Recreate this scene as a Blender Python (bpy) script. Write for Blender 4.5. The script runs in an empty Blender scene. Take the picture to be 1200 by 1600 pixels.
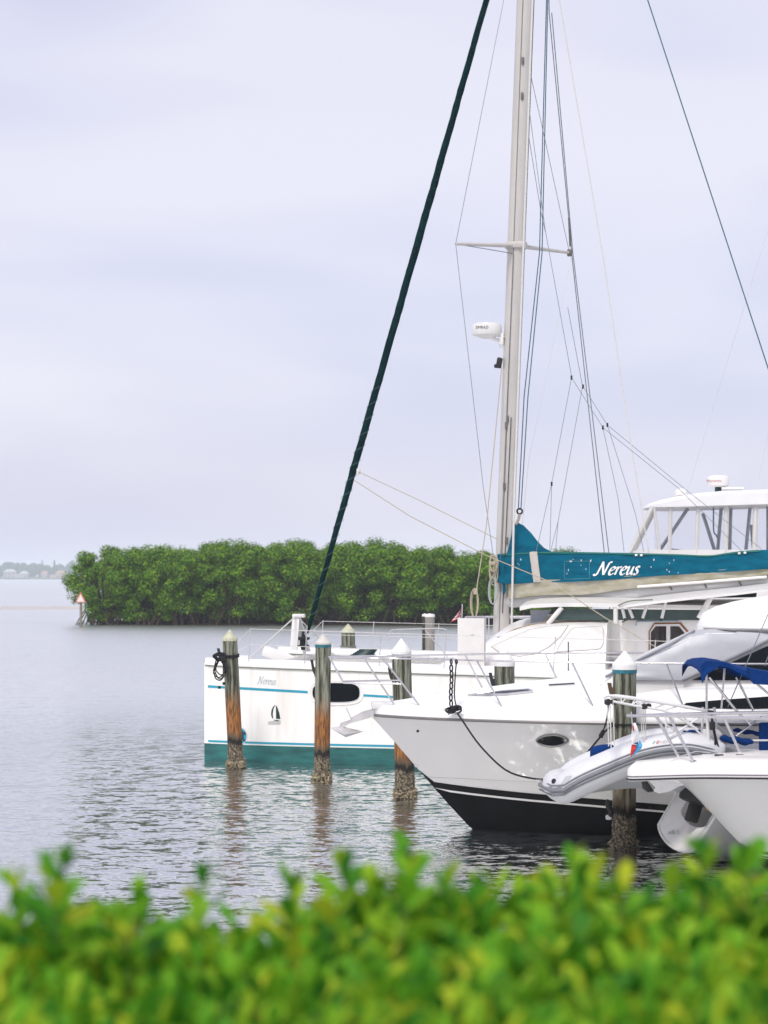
import bpy, bmesh, math, random
from mathutils import Vector, Matrix, noise
from mathutils.bvhtree import BVHTree
R = math.radians
random.seed(7)
SC = bpy.context.scene
COL = SC.collection

# ------------------------------------------------------------------ camera
CAMH = 3.3          # eye height above the water
FPX = 3200.0        # focal length in pixels of the 1200x1600 photograph
cam_d = bpy.data.cameras.new('camera')
cam = bpy.data.objects.new('camera', cam_d); COL.objects.link(cam)
cam.location = (0, 0, CAMH); cam.rotation_euler = (R(90), 0, 0)
cam_d.sensor_fit = 'AUTO'; cam_d.sensor_width = 36.0
cam_d.lens = FPX / 1600 * 36
cam_d.shift_y = 100 / 1600.0
cam_d.clip_start = 0.05; cam_d.clip_end = 9000
cam_d.dof.use_dof = True
cam_d.dof.focus_distance = 29.0
cam_d.dof.aperture_fstop = 3.0
SC.camera = cam
SC.cycles.caustics_reflective = True; SC.cycles.blur_glossy = 10.0      # light off the ripples reaches the hulls softly

# ------------------------------------------------------------------ sky, sun, exposure
SUN_EL, SUN_AZ = 56, 200        # azimuth clockwise from +Y: behind the camera, a little to the left
world = bpy.data.worlds.new('World'); SC.world = world; world.use_nodes = True
nt = world.node_tree; nt.nodes.clear()
def nd(tree, typ, **kw):
    n = tree.nodes.new(typ)
    for k, v in kw.items():
        if k in n.inputs: n.inputs[k].default_value = v
        else: setattr(n, k, v)
    return n
wo = nd(nt, 'ShaderNodeOutputWorld')
bg = nd(nt, 'ShaderNodeBackground'); bg.inputs['Strength'].default_value = 0.1
sky = nd(nt, 'ShaderNodeTexSky', sky_type='NISHITA', sun_disc=False)
sky.sun_elevation = R(SUN_EL); sky.sun_rotation = R(SUN_AZ); sky.air_density = 1.0; sky.dust_density = 2.0
tc = nd(nt, 'ShaderNodeTexCoord')
mp = nd(nt, 'ShaderNodeMapping'); mp.inputs['Scale'].default_value = (1.2, 1.2, 4.2)
n1 = nd(nt, 'ShaderNodeTexNoise', Scale=2.0, Detail=3.0, Roughness=0.5, Distortion=0.3)
rmp = nd(nt, 'ShaderNodeValToRGB')
rmp.color_ramp.interpolation = 'EASE'
rmp.color_ramp.elements[0].position = 0.32; rmp.color_ramp.elements[0].color = (4.1, 4.1, 5.2, 1)
rmp.color_ramp.elements[1].position = 0.64; rmp.color_ramp.elements[1].color = (5.2, 5.1, 5.75, 1)
mixw = nd(nt, 'ShaderNodeMix', data_type='RGBA'); mixw.inputs[0].default_value = 0.86
nt.links.new(tc.outputs['Generated'], mp.inputs['Vector'])
nt.links.new(mp.outputs['Vector'], n1.inputs['Vector'])
nt.links.new(n1.outputs['Fac'], rmp.inputs['Fac'])
nt.links.new(sky.outputs[0], mixw.inputs[6]); nt.links.new(rmp.outputs[0], mixw.inputs[7])
nt.links.new(mixw.outputs[2], bg.inputs['Color']); nt.links.new(bg.outputs[0], wo.inputs['Surface'])
sun_d = bpy.data.lights.new('sun', 'SUN'); sun_d.energy = 1.5; sun_d.angle = R(14); sun_d.color = (1.0, 0.97, 0.92)
sun = bpy.data.objects.new('sun', sun_d); COL.objects.link(sun)
sdir = Vector((math.sin(R(SUN_AZ)) * math.cos(R(SUN_EL)), math.cos(R(SUN_AZ)) * math.cos(R(SUN_EL)), math.sin(R(SUN_EL))))
sun.location = sdir * 60
sun.rotation_euler = sdir.to_track_quat('Z', 'Y').to_euler()
SC.view_settings.view_transform = 'Standard'; SC.view_settings.look = 'None'
SC.view_settings.exposure = 0.77; SC.view_settings.gamma = 1.0; SC.view_settings.use_curve_mapping = False
SC.render.resolution_x = 768; SC.render.resolution_y = 1024

# ------------------------------------------------------------------ materials
MATS = {}
def pm(name, col, rough=0.5, metal=0.0, var=0.12, scale=6.0, bump=0.0, bscale=40.0, stretch=(1, 1, 1),
       col2=None, coat=0.0, lo=0.35, hi=0.65, spec=0.5, trans=0.0, detail=5.0):
    """principled material whose colour wanders by noise between col and col2"""
    if name in MATS: return MATS[name]
    m = bpy.data.materials.new(name); m.use_nodes = True; t = m.node_tree; t.nodes.clear()
    o = nd(t, 'ShaderNodeOutputMaterial'); b = nd(t, 'ShaderNodeBsdfPrincipled')
    c = nd(t, 'ShaderNodeTexCoord'); q = nd(t, 'ShaderNodeMapping'); q.inputs['Scale'].default_value = stretch
    z = nd(t, 'ShaderNodeTexNoise', Scale=scale, Detail=detail, Roughness=0.6)
    r = nd(t, 'ShaderNodeValToRGB')
    if col2 is None: col2 = tuple(max(0, x * (1 - var)) for x in col)
    r.color_ramp.elements[0].position = lo; r.color_ramp.elements[0].color = (*col2, 1)
    r.color_ramp.elements[1].position = hi; r.color_ramp.elements[1].color = (*col, 1)
    t.links.new(c.outputs['Object'], q.inputs['Vector']); t.links.new(q.outputs[0], z.inputs['Vector'])
    t.links.new(z.outputs['Fac'], r.inputs['Fac']); t.links.new(r.outputs[0], b.inputs['Base Color'])
    b.inputs['Roughness'].default_value = rough; b.inputs['Metallic'].default_value = metal
    b.inputs['Coat Weight'].default_value = coat; b.inputs['Specular IOR Level'].default_value = spec
    b.inputs['Coat Roughness'].default_value = 0.1
    if trans: b.inputs['Transmission Weight'].default_value = trans
    if bump:
        z2 = nd(t, 'ShaderNodeTexNoise', Scale=bscale, Detail=4.0)
        t.links.new(q.outputs[0], z2.inputs['Vector'])
        bp = nd(t, 'ShaderNodeBump', Strength=bump, Distance=0.01)
        t.links.new(z2.outputs['Fac'], bp.inputs['Height']); t.links.new(bp.outputs[0], b.inputs['Normal'])
    t.links.new(b.outputs[0], o.inputs['Surface'])
    MATS[name] = m; return m

GEL = pm('gelcoat_white', (0.80, 0.78, 0.75), 0.28, var=0.07, scale=1.4, stretch=(1, 1, 0.35), coat=0.3)
GELC = pm('gelcoat_weathered', (0.86, 0.84, 0.80), 0.4, col2=(0.77, 0.72, 0.645), lo=0.28, hi=0.5, scale=2.6, stretch=(1.8, 1.8, 0.22), coat=0.15)
GELY = pm('gelcoat_yacht', (0.75, 0.73, 0.70), 0.16, var=0.05, scale=0.9, coat=0.6)
DECK = pm('deck_white', (0.86, 0.85, 0.84), 0.5, var=0.05, scale=3.0, bump=0.12, bscale=300)
COVERW = pm('window_cover_mesh', (0.70, 0.675, 0.65), 0.85, var=0.06, scale=9, bump=0.3, bscale=500)
STRIPE = pm('turquoise_paint', (0.01, 0.33, 0.46), 0.35, var=0.12, scale=5)
ANTIF = pm('green_antifoul', (0.022, 0.175, 0.165), 0.6, col2=(0.012, 0.085, 0.085), scale=3.0, stretch=(0.6, 0.6, 2.5), bump=0.3, bscale=30)
SCUM = pm('waterline_scum', (0.42, 0.36, 0.25), 0.8, col2=(0.75, 0.70, 0.6), scale=8, stretch=(2, 2, 0.6))
BLACKP = pm('black_bottom_paint', (0.006, 0.007, 0.008), 0.6, var=0.4, scale=3, spec=0.12)
BLACKG = pm('black_boot_stripe', (0.005, 0.005, 0.006), 0.35, var=0.2, scale=4, spec=0.15)
DARKGL = pm('dark_tinted_glass', (0.008, 0.011, 0.014), 0.06, var=0.3, scale=2, spec=0.1)
ANOD = pm('mast_aluminium', (0.57, 0.54, 0.505), 0.42, metal=0.1, var=0.12, scale=3, stretch=(3, 3, 0.3))
STEEL = pm('stainless_steel', (0.72, 0.70, 0.70), 0.26, metal=1.0, var=0.12, scale=12)
WIRE = pm('rigging_wire', (0.23, 0.26, 0.28), 0.4, metal=0.5, var=0.2, scale=20)
WIREB = pm('blue_halyard', (0.07, 0.14, 0.20), 0.7, var=0.3, scale=30)
ROPEW = pm('white_rope', (0.74, 0.72, 0.68), 0.8, var=0.25, scale=60, bump=0.5, bscale=150)
ROPET = pm('tan_rope', (0.50, 0.43, 0.32), 0.9, var=0.3, scale=60, bump=0.5, bscale=150)
ROPEB = pm('black_rope', (0.012, 0.012, 0.014), 0.8, var=0.5, scale=80, bump=0.5, bscale=150)
RUBBER = pm('black_rubber', (0.012, 0.012, 0.013), 0.6, var=0.3, scale=20)
TEAL = pm('teal_canvas', (0.002, 0.115, 0.185), 0.9, spec=0.08, col2=(0.002, 0.078, 0.132), scale=5, bump=1.0, bscale=7, stretch=(0.7, 1, 2.2))
TEALD = pm('dark_teal_canvas', (0.003, 0.026, 0.028), 0.9, spec=0.06, col2=(0.002, 0.015, 0.018), scale=8, bump=0.5, bscale=20)
BEIGE = pm('beige_canvas', (0.47, 0.44, 0.37), 0.9, col2=(0.33, 0.31, 0.20), scale=4.5, bump=0.4, bscale=14, stretch=(0.8, 1, 1.8))
BLUEC = pm('navy_blue_canvas', (0.004, 0.035, 0.165), 0.9, spec=0.08, col2=(0.004, 0.028, 0.12), scale=9, bump=0.5, bscale=18)
GREYV = pm('grey_vinyl_cover', (0.47, 0.475, 0.50), 0.42, var=0.14, scale=2.5, stretch=(0.6, 1, 2), bump=0.15, bscale=6)
PVC = pm('inflatable_fabric', (0.64, 0.64, 0.655), 0.45, var=0.08, scale=4, bump=0.06, bscale=12)
PVCD = pm('grey_rubbing_strake', (0.19, 0.20, 0.215), 0.6, var=0.12, scale=9)
LETW = pm('white_lettering', (0.82, 0.82, 0.80), 0.6, var=0.08, scale=30)
LETG = pm('grey_blue_lettering', (0.36, 0.44, 0.48), 0.5, var=0.15, scale=30)
LETD = pm('dark_lettering', (0.05, 0.05, 0.055), 0.5, var=0.2, scale=30)
LETR = pm('red_lettering', (0.50, 0.05, 0.05), 0.5, var=0.2, scale=30)
LETGR = pm('green_lettering', (0.05, 0.35, 0.17), 0.5, var=0.2, scale=30)
DKGREEN = pm('dark_green_vinyl', (0.006, 0.04, 0.04), 0.4, var=0.2, scale=20)
VARN = pm('varnished_wood', (0.36, 0.13, 0.03), 0.35, var=0.4, scale=6, stretch=(1, 1, 8))
TEAK = pm('brown_trim', (0.30, 0.20, 0.10), 0.6, var=0.3, scale=10)
CLEARV = None
FLAGR = pm('red_cloth', (0.62, 0.03, 0.03), 0.8, var=0.12, scale=9)
FLAGW = pm('white_cloth', (0.78, 0.78, 0.78), 0.8, var=0.08, scale=9)
FLAGB = pm('light_blue_cloth', (0.08, 0.38, 0.66), 0.8, var=0.12, scale=9)
NAVY = pm('navy_cloth', (0.015, 0.02, 0.09), 0.8, var=0.12, scale=9)
CAPW = pm('pile_cap_white', (0.80, 0.79, 0.76), 0.5, var=0.12, scale=7, stretch=(1, 1, 0.5))
CAPC = pm('pile_cap_cream', (0.60, 0.57, 0.52), 0.6, var=0.15, scale=12)
CAPY = pm('pile_cap_yellowed', (0.56, 0.54, 0.40), 0.55, col2=(0.40, 0.40, 0.28), scale=14)
CAPB = pm('pile_cap_blue_band', (0.02, 0.19, 0.24), 0.6, var=0.4, scale=18)
SHELL = pm('oyster_shell', (0.44, 0.37, 0.24), 0.9, col2=(0.12, 0.10, 0.06), scale=16, bump=0.6, bscale=60)
BRK = pm('weathered_bracket', (0.05, 0.045, 0.035), 0.85, var=0.5, scale=12)
YELLOW = pm('yellow_strap', (0.62, 0.36, 0.02), 0.7, var=0.2, scale=20)
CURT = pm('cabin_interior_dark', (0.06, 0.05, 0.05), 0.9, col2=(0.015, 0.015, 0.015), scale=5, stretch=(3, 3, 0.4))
PINK = pm('pink_fender_band', (0.6, 0.3, 0.3), 0.6)

def glass_mat(name, tint, alpha):
    m = bpy.data.materials.new(name); m.use_nodes = True; t = m.node_tree; t.nodes.clear()
    o = nd(t, 'ShaderNodeOutputMaterial'); g = nd(t, 'ShaderNodeBsdfGlossy'); g.inputs['Roughness'].default_value = 0.08
    tr = nd(t, 'ShaderNodeBsdfTransparent'); tr.inputs['Color'].default_value = (*tint, 1)
    df = nd(t, 'ShaderNodeBsdfDiffuse'); df.inputs['Color'].default_value = (0.7, 0.7, 0.75, 1)
    z = nd(t, 'ShaderNodeTexNoise', Scale=1.5); mr = nd(t, 'ShaderNodeMapRange')
    mr.inputs[3].default_value = alpha * 0.6; mr.inputs[4].default_value = alpha * 1.4
    t.links.new(z.outputs['Fac'], mr.inputs[0])
    m1 = nd(t, 'ShaderNodeMixShader'); m2 = nd(t, 'ShaderNodeMixShader'); fr = nd(t, 'ShaderNodeFresnel', IOR=1.35)
    t.links.new(mr.outputs[0], m1.inputs[0]); t.links.new(tr.outputs[0], m1.inputs[1]); t.links.new(df.outputs[0], m1.inputs[2])
    t.links.new(fr.outputs[0], m2.inputs[0]); t.links.new(m1.outputs[0], m2.inputs[1]); t.links.new(g.outputs[0], m2.inputs[2])
    t.links.new(m2.outputs[0], o.inputs['Surface']); MATS[name] = m; return m
CLEARV = glass_mat('clear_vinyl', (0.97, 0.97, 0.98), 0.05)

def pile_mat(name, rust):
    m = bpy.data.materials.new(name); m.use_nodes = True; t = m.node_tree; t.nodes.clear()
    o = nd(t, 'ShaderNodeOutputMaterial'); b = nd(t, 'ShaderNodeBsdfPrincipled'); b.inputs['Roughness'].default_value = 0.9
    ge = nd(t, 'ShaderNodeNewGeometry'); sp = nd(t, 'ShaderNodeSeparateXYZ'); t.links.new(ge.outputs['Position'], sp.inputs[0])
    tc = nd(t, 'ShaderNodeTexCoord')
    q = nd(t, 'ShaderNodeMapping'); q.inputs['Scale'].default_value = (9, 9, 0.7); t.links.new(tc.outputs['Object'], q.inputs[0])
    st = nd(t, 'ShaderNodeTexNoise', Scale=2.2, Detail=7.0, Roughness=0.65); t.links.new(q.outputs[0], st.inputs[0])
    q2 = nd(t, 'ShaderNodeMapping'); q2.inputs['Scale'].default_value = (14, 14, 2.2); t.links.new(tc.outputs['Object'], q2.inputs[0])
    st2 = nd(t, 'ShaderNodeTexNoise', Scale=3.0, Detail=5.0); t.links.new(q2.outputs[0], st2.inputs[0])
    wood = nd(t, 'ShaderNodeValToRGB'); e = wood.color_ramp.elements
    e[0].position = 0.40; e[0].color = (0.035, 0.03, 0.02, 1); e[1].position = 0.64; e[1].color = (0.33, 0.33, 0.26, 1)
    k = e.new(0.5); k.color = (0.165, 0.175, 0.125, 1)
    t.links.new(st.outputs['Fac'], wood.inputs[0])
    rst = nd(t, 'ShaderNodeValToRGB'); e = rst.color_ramp.elements
    e[0].position = 0.35; e[0].color = (0.085, 0.034, 0.012, 1); e[1].position = 0.65; e[1].color = (0.40, 0.155, 0.035, 1)
    t.links.new(st2.outputs['Fac'], rst.inputs[0])
    bar = nd(t, 'ShaderNodeValToRGB'); e = bar.color_ramp.elements
    vo = nd(t, 'ShaderNodeTexNoise', Scale=34.0, Detail=4.0, Roughness=0.7); t.links.new(tc.outputs['Object'], vo.inputs[0])
    e[0].position = 0.42; e[0].color = (0.028, 0.02, 0.012, 1); e[1].position = 0.66; e[1].color = (0.34, 0.28, 0.19, 1)
    t.links.new(vo.outputs['Fac'], bar.inputs[0])
    # wobble the heights at which the bands change
    ma = nd(t, 'ShaderNodeMath', operation='MULTIPLY_ADD'); ma.inputs[1].default_value = 0.35
    t.links.new(st.outputs['Fac'], ma.inputs[0]); t.links.new(sp.outputs['Z'], ma.inputs[2])
    def band(lo, hi):
        r = nd(t, 'ShaderNodeMapRange', interpolation_type='SMOOTHSTEP'); r.inputs[1].default_value = lo; r.inputs[2].default_value = hi
        t.links.new(ma.outputs[0], r.inputs[0]); return r
    def mix(f, a, c, rgb=None):
        x = nd(t, 'ShaderNodeMix', data_type='RGBA'); t.links.new(f, x.inputs[0]); t.links.new(a, x.inputs[6])
        if rgb: x.inputs[7].default_value = (*rgb, 1)
        else: t.links.new(c, x.inputs[7])
        return x.outputs[2]
    up = band(1.12, 1.62)                      # rust -> weathered wood
    rr = nd(t, 'ShaderNodeMath', operation='MULTIPLY'); rr.inputs[1].default_value = 1.0
    inv = nd(t, 'ShaderNodeMath', operation='SUBTRACT'); inv.inputs[0].default_value = 1.0; t.links.new(up.outputs[0], inv.inputs[1])
    t.links.new(inv.outputs[0], rr.inputs[0]); rr.inputs[1].default_value = rust
    c1 = mix(rr.outputs[0], wood.outputs[0], rst.outputs[0])
    lo = band(0.84, 0.70); c2 = mix(lo.outputs[0], c1, None, (0.10, 0.075, 0.045))
    dk = band(0.72, 0.66); c3 = mix(dk.outputs[0], c2, None, (0.014, 0.012, 0.01))
    bb = band(0.62, 0.55); c4 = mix(bb.outputs[0], c3, bar.outputs[0])
    t.links.new(c4, b.inputs['Base Color'])
    bp = nd(t, 'ShaderNodeBump', Strength=0.9, Distance=0.02)
    mm = nd(t, 'ShaderNodeMix', data_type='RGBA'); t.links.new(bb.outputs[0], mm.inputs[0]); t.links.new(st.outputs['Fac'], mm.inputs[6]); t.links.new(vo.outputs['Fac'], mm.inputs[7])
    t.links.new(mm.outputs[2], bp.inputs['Height']); t.links.new(bp.outputs[0], b.inputs['Normal'])
    t.links.new(b.outputs[0], o.inputs['Surface']); MATS[name] = m; return m
PILE = pile_mat('pile_wood_rusty', 0.95)
PILEG = pile_mat('pile_wood_green', 0.25)

def leaf_mat(name, cols, per='island', transl=0.35, rough=0.4, spec=0.2):
    m = bpy.data.materials.new(name); m.use_nodes = True; t = m.node_tree; t.nodes.clear()
    o = nd(t, 'ShaderNodeOutputMaterial'); b = nd(t, 'ShaderNodeBsdfPrincipled'); b.inputs['Roughness'].default_value = rough; b.inputs['Specular IOR Level'].default_value = spec
    tr = nd(t, 'ShaderNodeBsdfTranslucent'); mx = nd(t, 'ShaderNodeMixShader'); mx.inputs[0].default_value = transl
    r = nd(t, 'ShaderNodeValToRGB'); e = r.color_ramp.elements
    e[0].position = 0; e[0].color = (*cols[0], 1); e[1].position = 1; e[1].color = (*cols[-1], 1)
    for i, c in enumerate(cols[1:-1]):
        k = e.new((i + 1) / (len(cols) - 1)); k.color = (*c, 1)
    if per == 'island':
        g = nd(t, 'ShaderNodeNewGeometry'); t.links.new(g.outputs['Random Per Island'], r.inputs[0])
    else:
        g = nd(t, 'ShaderNodeObjectInfo'); t.links.new(g.outputs['Random'], r.inputs[0])
    t.links.new(r.outputs[0], b.inputs['Base Color']); t.links.new(r.outputs[0], tr.inputs['Color'])
    t.links.new(b.outputs[0], mx.inputs[1]); t.links.new(tr.outputs[0], mx.inputs[2]); t.links.new(mx.outputs[0], o.inputs['Surface'])
    MATS[name] = m; return m

# ------------------------------------------------------------------ helpers
def obj(name, verts, faces, mat, parent=None, smooth=True, sharp=35):
    me = bpy.data.meshes.new(name); me.from_pydata([tuple(v) for v in verts], [], faces); me.update()
    me.materials.append(mat)
    if smooth:
        me.shade_smooth(); me.set_sharp_from_angle(angle=R(sharp))
    o = bpy.data.objects.new(name, me); COL.objects.link(o)
    if parent: o.parent = parent
    return o
def from_bm(name, bm, mat, parent=None, smooth=True, sharp=35):
    bmesh.ops.recalc_face_normals(bm, faces=bm.faces)
    me = bpy.data.meshes.new(name); bm.to_mesh(me); bm.free(); me.materials.append(mat)
    if smooth:
        me.shade_smooth(); me.set_sharp_from_angle(angle=R(sharp))
    o = bpy.data.objects.new(name, me); COL.objects.link(o)
    if parent: o.parent = parent
    return o
def tag(o, label, cat, group=None):
    o['label'] = label; o['category'] = cat
    if group: o['group'] = group
    return o
def root(name, label, cat, loc=(0, 0, 0), rz=0, group=None):
    e = bpy.data.objects.new(name, None); COL.objects.link(e); e.location = loc; e.rotation_euler = (0, 0, rz)
    e.empty_display_size = 0.3
    return tag(e, label, cat, group)
def structure(o, kind='structure'): o['kind'] = kind; return o

def tube_geo(pts, r, seg=8, closed=False, caps=True):
    pts = [Vector(p) for p in pts]; n = len(pts); rs = r if isinstance(r, (list, tuple)) else [r] * n
    V, F = [], []; up = None
    for i, p in enumerate(pts):
        if closed: t = (pts[(i + 1) % n] - pts[i - 1])
        else: t = (pts[min(i + 1, n - 1)] - pts[max(i - 1, 0)])
        if t.length < 1e-9: t = Vector((0, 0, 1))
        t.normalize()
        if up is None: up = t.orthogonal().normalized()
        up = (up - t * up.dot(t))
        if up.length < 1e-6: up = t.orthogonal()
        up.normalize(); w = t.cross(up)
        for k in range(seg):
            a = 2 * math.pi * k / seg; V.append(p + (up * math.cos(a) + w * math.sin(a)) * rs[i])
    m = n if closed else n - 1
    for i in range(m):
        for k in range(seg):
            a = i * seg + k; b = i * seg + (k + 1) % seg; c = ((i + 1) % n) * seg + (k + 1) % seg; d = ((i + 1) % n) * seg + k
            F.append((a, b, c, d))
    if not closed and caps:
        F.append(tuple(reversed(range(seg)))); F.append(tuple((n - 1) * seg + k for k in range(seg)))
    return V, F
def tube(name, pts, r, mat, parent=None, seg=8, closed=False):
    if len(pts) < 2: print('tube without points:', name); return None
    V, F = tube_geo(pts, r, seg, closed); return obj(name, V, F, mat, parent, True, 50)
class MB:
    def __init__(s): s.v, s.f = [], []
    def add(s, V, F):
        o = len(s.v); s.v += [Vector(x) for x in V]; s.f += [tuple(i + o for i in f) for f in F]; return s
    def tube(s, pts, r, seg=8, closed=False): return s.add(*tube_geo(pts, r, seg, closed))
    def build(s, name, mat, parent=None, smooth=True, sharp=40): return obj(name, s.v, s.f, mat, parent, smooth, sharp)
def box_geo(c, d, rot=None, bev=0.0):
    bm = bmesh.new(); bmesh.ops.create_cube(bm, size=1)
    for v in bm.verts: v.co = Vector((v.co.x * d[0], v.co.y * d[1], v.co.z * d[2]))
    if bev: bmesh.ops.bevel(bm, geom=bm.edges[:], offset=bev, segments=2, profile=0.6, affect='EDGES')
    M = Matrix.Translation(Vector(c))
    if rot: M = M @ rot.to_4x4()
    V = [M @ v.co for v in bm.verts]; bm.verts.index_update(); F = [[v.index for v in f.verts] for f in bm.faces]; bm.free()
    return V, F
def box(name, c, d, mat, parent=None, rot=None, bev=0.0):
    V, F = box_geo(c, d, rot, bev); return obj(name, V, F, mat, parent, True, 30)
def loft(rings, closed=False, cap0=False, cap1=False):
    n = len(rings[0]); V = [Vector(p) for r in rings for p in r]; F = []
    for i in range(len(rings) - 1):
        for k in range(n if closed else n - 1):
            a = i * n + k; b = i * n + (k + 1) % n; F.append((a, b, b + n, a + n))
    if cap0: F.append(tuple(reversed(range(n))))
    if cap1: F.append(tuple((len(rings) - 1) * n + k for k in range(n)))
    return V, F
def lathe_geo(prof, seg=24, c=(0, 0, 0)):
    rings = [[(c[0] + r * math.cos(2 * math.pi * k / seg), c[1] + r * math.sin(2 * math.pi * k / seg), c[2] + z) for k in range(seg)] for r, z in prof]
    return loft(rings, True, True, True)
def interp(tab, x):
    if x <= tab[0][0]: return tab[0][1]
    for (a, b), (c, d) in zip(tab, tab[1:]):
        if x <= c:
            t = (x - a) / (c - a); return b + (d - b) * t
    return tab[-1][1]
def sint(tab, x):       # smooth (Catmull-Rom like) interpolation
    n = len(tab)
    if x <= tab[0][0]: return tab[0][1]
    if x >= tab[-1][0]: return tab[-1][1]
    for i in range(n - 1):
        if x <= tab[i + 1][0]:
            x0, y0 = tab[i]; x1, y1 = tab[i + 1]; h = x1 - x0; t = (x - x0) / h
            m0 = (y1 - tab[i - 1][1]) / (x1 - tab[i - 1][0]) if i > 0 else (y1 - y0) / h
            m1 = (tab[i + 2][1] - y0) / (tab[i + 2][0] - x0) if i + 2 < n else (y1 - y0) / h
            return (2*t**3 - 3*t*t + 1)*y0 + (t**3 - 2*t*t + t)*h*m0 + (-2*t**3 + 3*t*t)*y1 + (t**3 - t*t)*h*m1
def curve(pts, n=8):    # Catmull-Rom through points
    P = [Vector(p) for p in pts]; out = []
    for i in range(len(P) - 1):
        a = P[max(i - 1, 0)]; b = P[i]; c = P[i + 1]; d = P[min(i + 2, len(P) - 1)]
        for k in range(n):
            t = k / n
            out.append(0.5 * ((2*b) + (c - a)*t + (2*a - 5*b + 4*c - d)*t*t + (3*b - a - 3*c + d)*t**3))
    out.append(P[-1]); return out
def sagline(p, q, sag, n=14):
    p, q = Vector(p), Vector(q); return [p.lerp(q, i / n) - Vector((0, 0, sag * 4 * (i / n) * (1 - i / n))) for i in range(n + 1)]
def W(px, py, Y): return Vector(((px - 600) / FPX * Y, Y, CAMH - (py - 900) / FPX * Y))
class Frame:
    """a boat's own axes: x along the boat, y across it (away from the viewer), z up; located on the water"""
    def __init__(s, ox, oy, deg):
        s.o = Vector((ox, oy)); s.ang = R(deg); s.a = Vector((math.cos(s.ang), math.sin(s.ang))); s.n = Vector((-math.sin(s.ang), math.cos(s.ang)))
    def loc(s, w):
        d = Vector((w[0], w[1])) - s.o; return Vector((d.dot(s.a), d.dot(s.n), w[2]))
    def at(s, px, py, n):
        u = (px - 600) / FPX; Y = (n + s.o.dot(s.n)) / (u * s.n.x + s.n.y)
        return s.loc(W(px, py, Y))
    def ray(s, px, py):
        c = s.loc((0, 0, CAMH)); d = s.loc(W(px, py, 30)) - c; return c, d.normalized()
class Surf:             # a built surface on which paint, lettering and panes are laid
    def __init__(s, frame, o):
        s.f = frame; me = o.data; s.t = BVHTree.FromPolygons([v.co.copy() for v in me.vertices], [list(p.vertices) for p in me.polygons])
    def hit(s, px, py, off=0.005):
        c, d = s.f.ray(px, py); h = s.t.ray_cast(c, d)
        if h[0] is None: return None
        nn = h[1]
        if nn.dot(d) > 0: nn = -nn
        return h[0] + nn * off
    def patch(s, poly, name, mat, parent, off=0.005, cuts=2, thick=0.0):
        bm = bmesh.new(); vs = [bm.verts.new((x, y, 0)) for x, y in poly]
        es = [bm.edges.new((vs[i], vs[(i + 1) % len(vs)])) for i in range(len(vs))]
        bmesh.ops.triangle_fill(bm, use_beauty=True, use_dissolve=False, edges=es)
        if cuts: bmesh.ops.subdivide_edges(bm, edges=bm.edges[:], cuts=cuts, use_grid_fill=True)
        bad = []
        for v in bm.verts:
            h = s.hit(v.co.x, v.co.y, off)
            if h is None: bad.append(v)
            else: v.co = h
        if bad: bmesh.ops.delete(bm, geom=bad, context='VERTS')
        return from_bm(name, bm, mat, parent)
    def quads(s, polys, name, mat, parent, off=0.006):
        V, F = [], []
        for p in polys:
            hs = [s.hit(x, y, off) for x, y in p]
            if any(h is None for h in hs): continue
            o = len(V); V += hs; F.append(tuple(range(o, o + len(hs))))
        return obj(name, V, F, mat, parent, False)
    def rim(s, poly, name, r, mat, parent, off=0.004, n=4):
        P = []
        for i in range(len(poly)):
            a, b = poly[i], poly[(i + 1) % len(poly)]
            for k in range(n):
                h = s.hit(a[0] + (b[0] - a[0]) * k / n, a[1] + (b[1] - a[1]) * k / n, off)
                if h: P.append(h)
        return tube(name, P, r, mat, parent, 6, True)
def ellipse(cx, cy, rx, ry, n=20, p=2.0):
    out = []
    for k in range(n):
        a = 2 * math.pi * k / n; c, q = math.cos(a), math.sin(a)
        out.append((cx + rx * math.copysign(abs(c) ** (2 / p), c), cy + ry * math.copysign(abs(q) ** (2 / p), q)))
    return out
# calligraphic lettering for the boat's name: pen strokes of each letter
GL = {'N': (1.45, [[(-.25,.12),(-.1,0),(.1,.08),(.28,.9),(.42,1.6)], [(.3,1.6),(.42,1.6),(.6,1.0),(.9,.02)], [(.9,.02),(1.05,.8),(1.2,1.5),(1.34,1.62),(1.5,1.56)]]),
 'e': (.72, [[(.06,.5),(.4,.6),(.58,.8),(.46,1.0),(.26,.96),(.08,.66),(.05,.3),(.16,.05),(.36,.02),(.6,.2)]]),
 'r': (.62, [[(.0,.85),(.14,1.0),(.16,.8),(.08,.0)], [(.13,.5),(.3,.88),(.46,1.0),(.58,.9)]]),
 'u': (.86, [[(.0,.85),(.13,1.0),(.14,.7),(.1,.25),(.2,.02),(.38,.12),(.56,.5),(.66,1.0)], [(.66,1.0),(.6,.3),(.66,.04),(.82,.14)]]),
 's': (.55, [[(.5,.86),(.36,1.0),(.18,.9),(.2,.66),(.4,.42),(.42,.16),(.24,.0),(.02,.1)]])}
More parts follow.
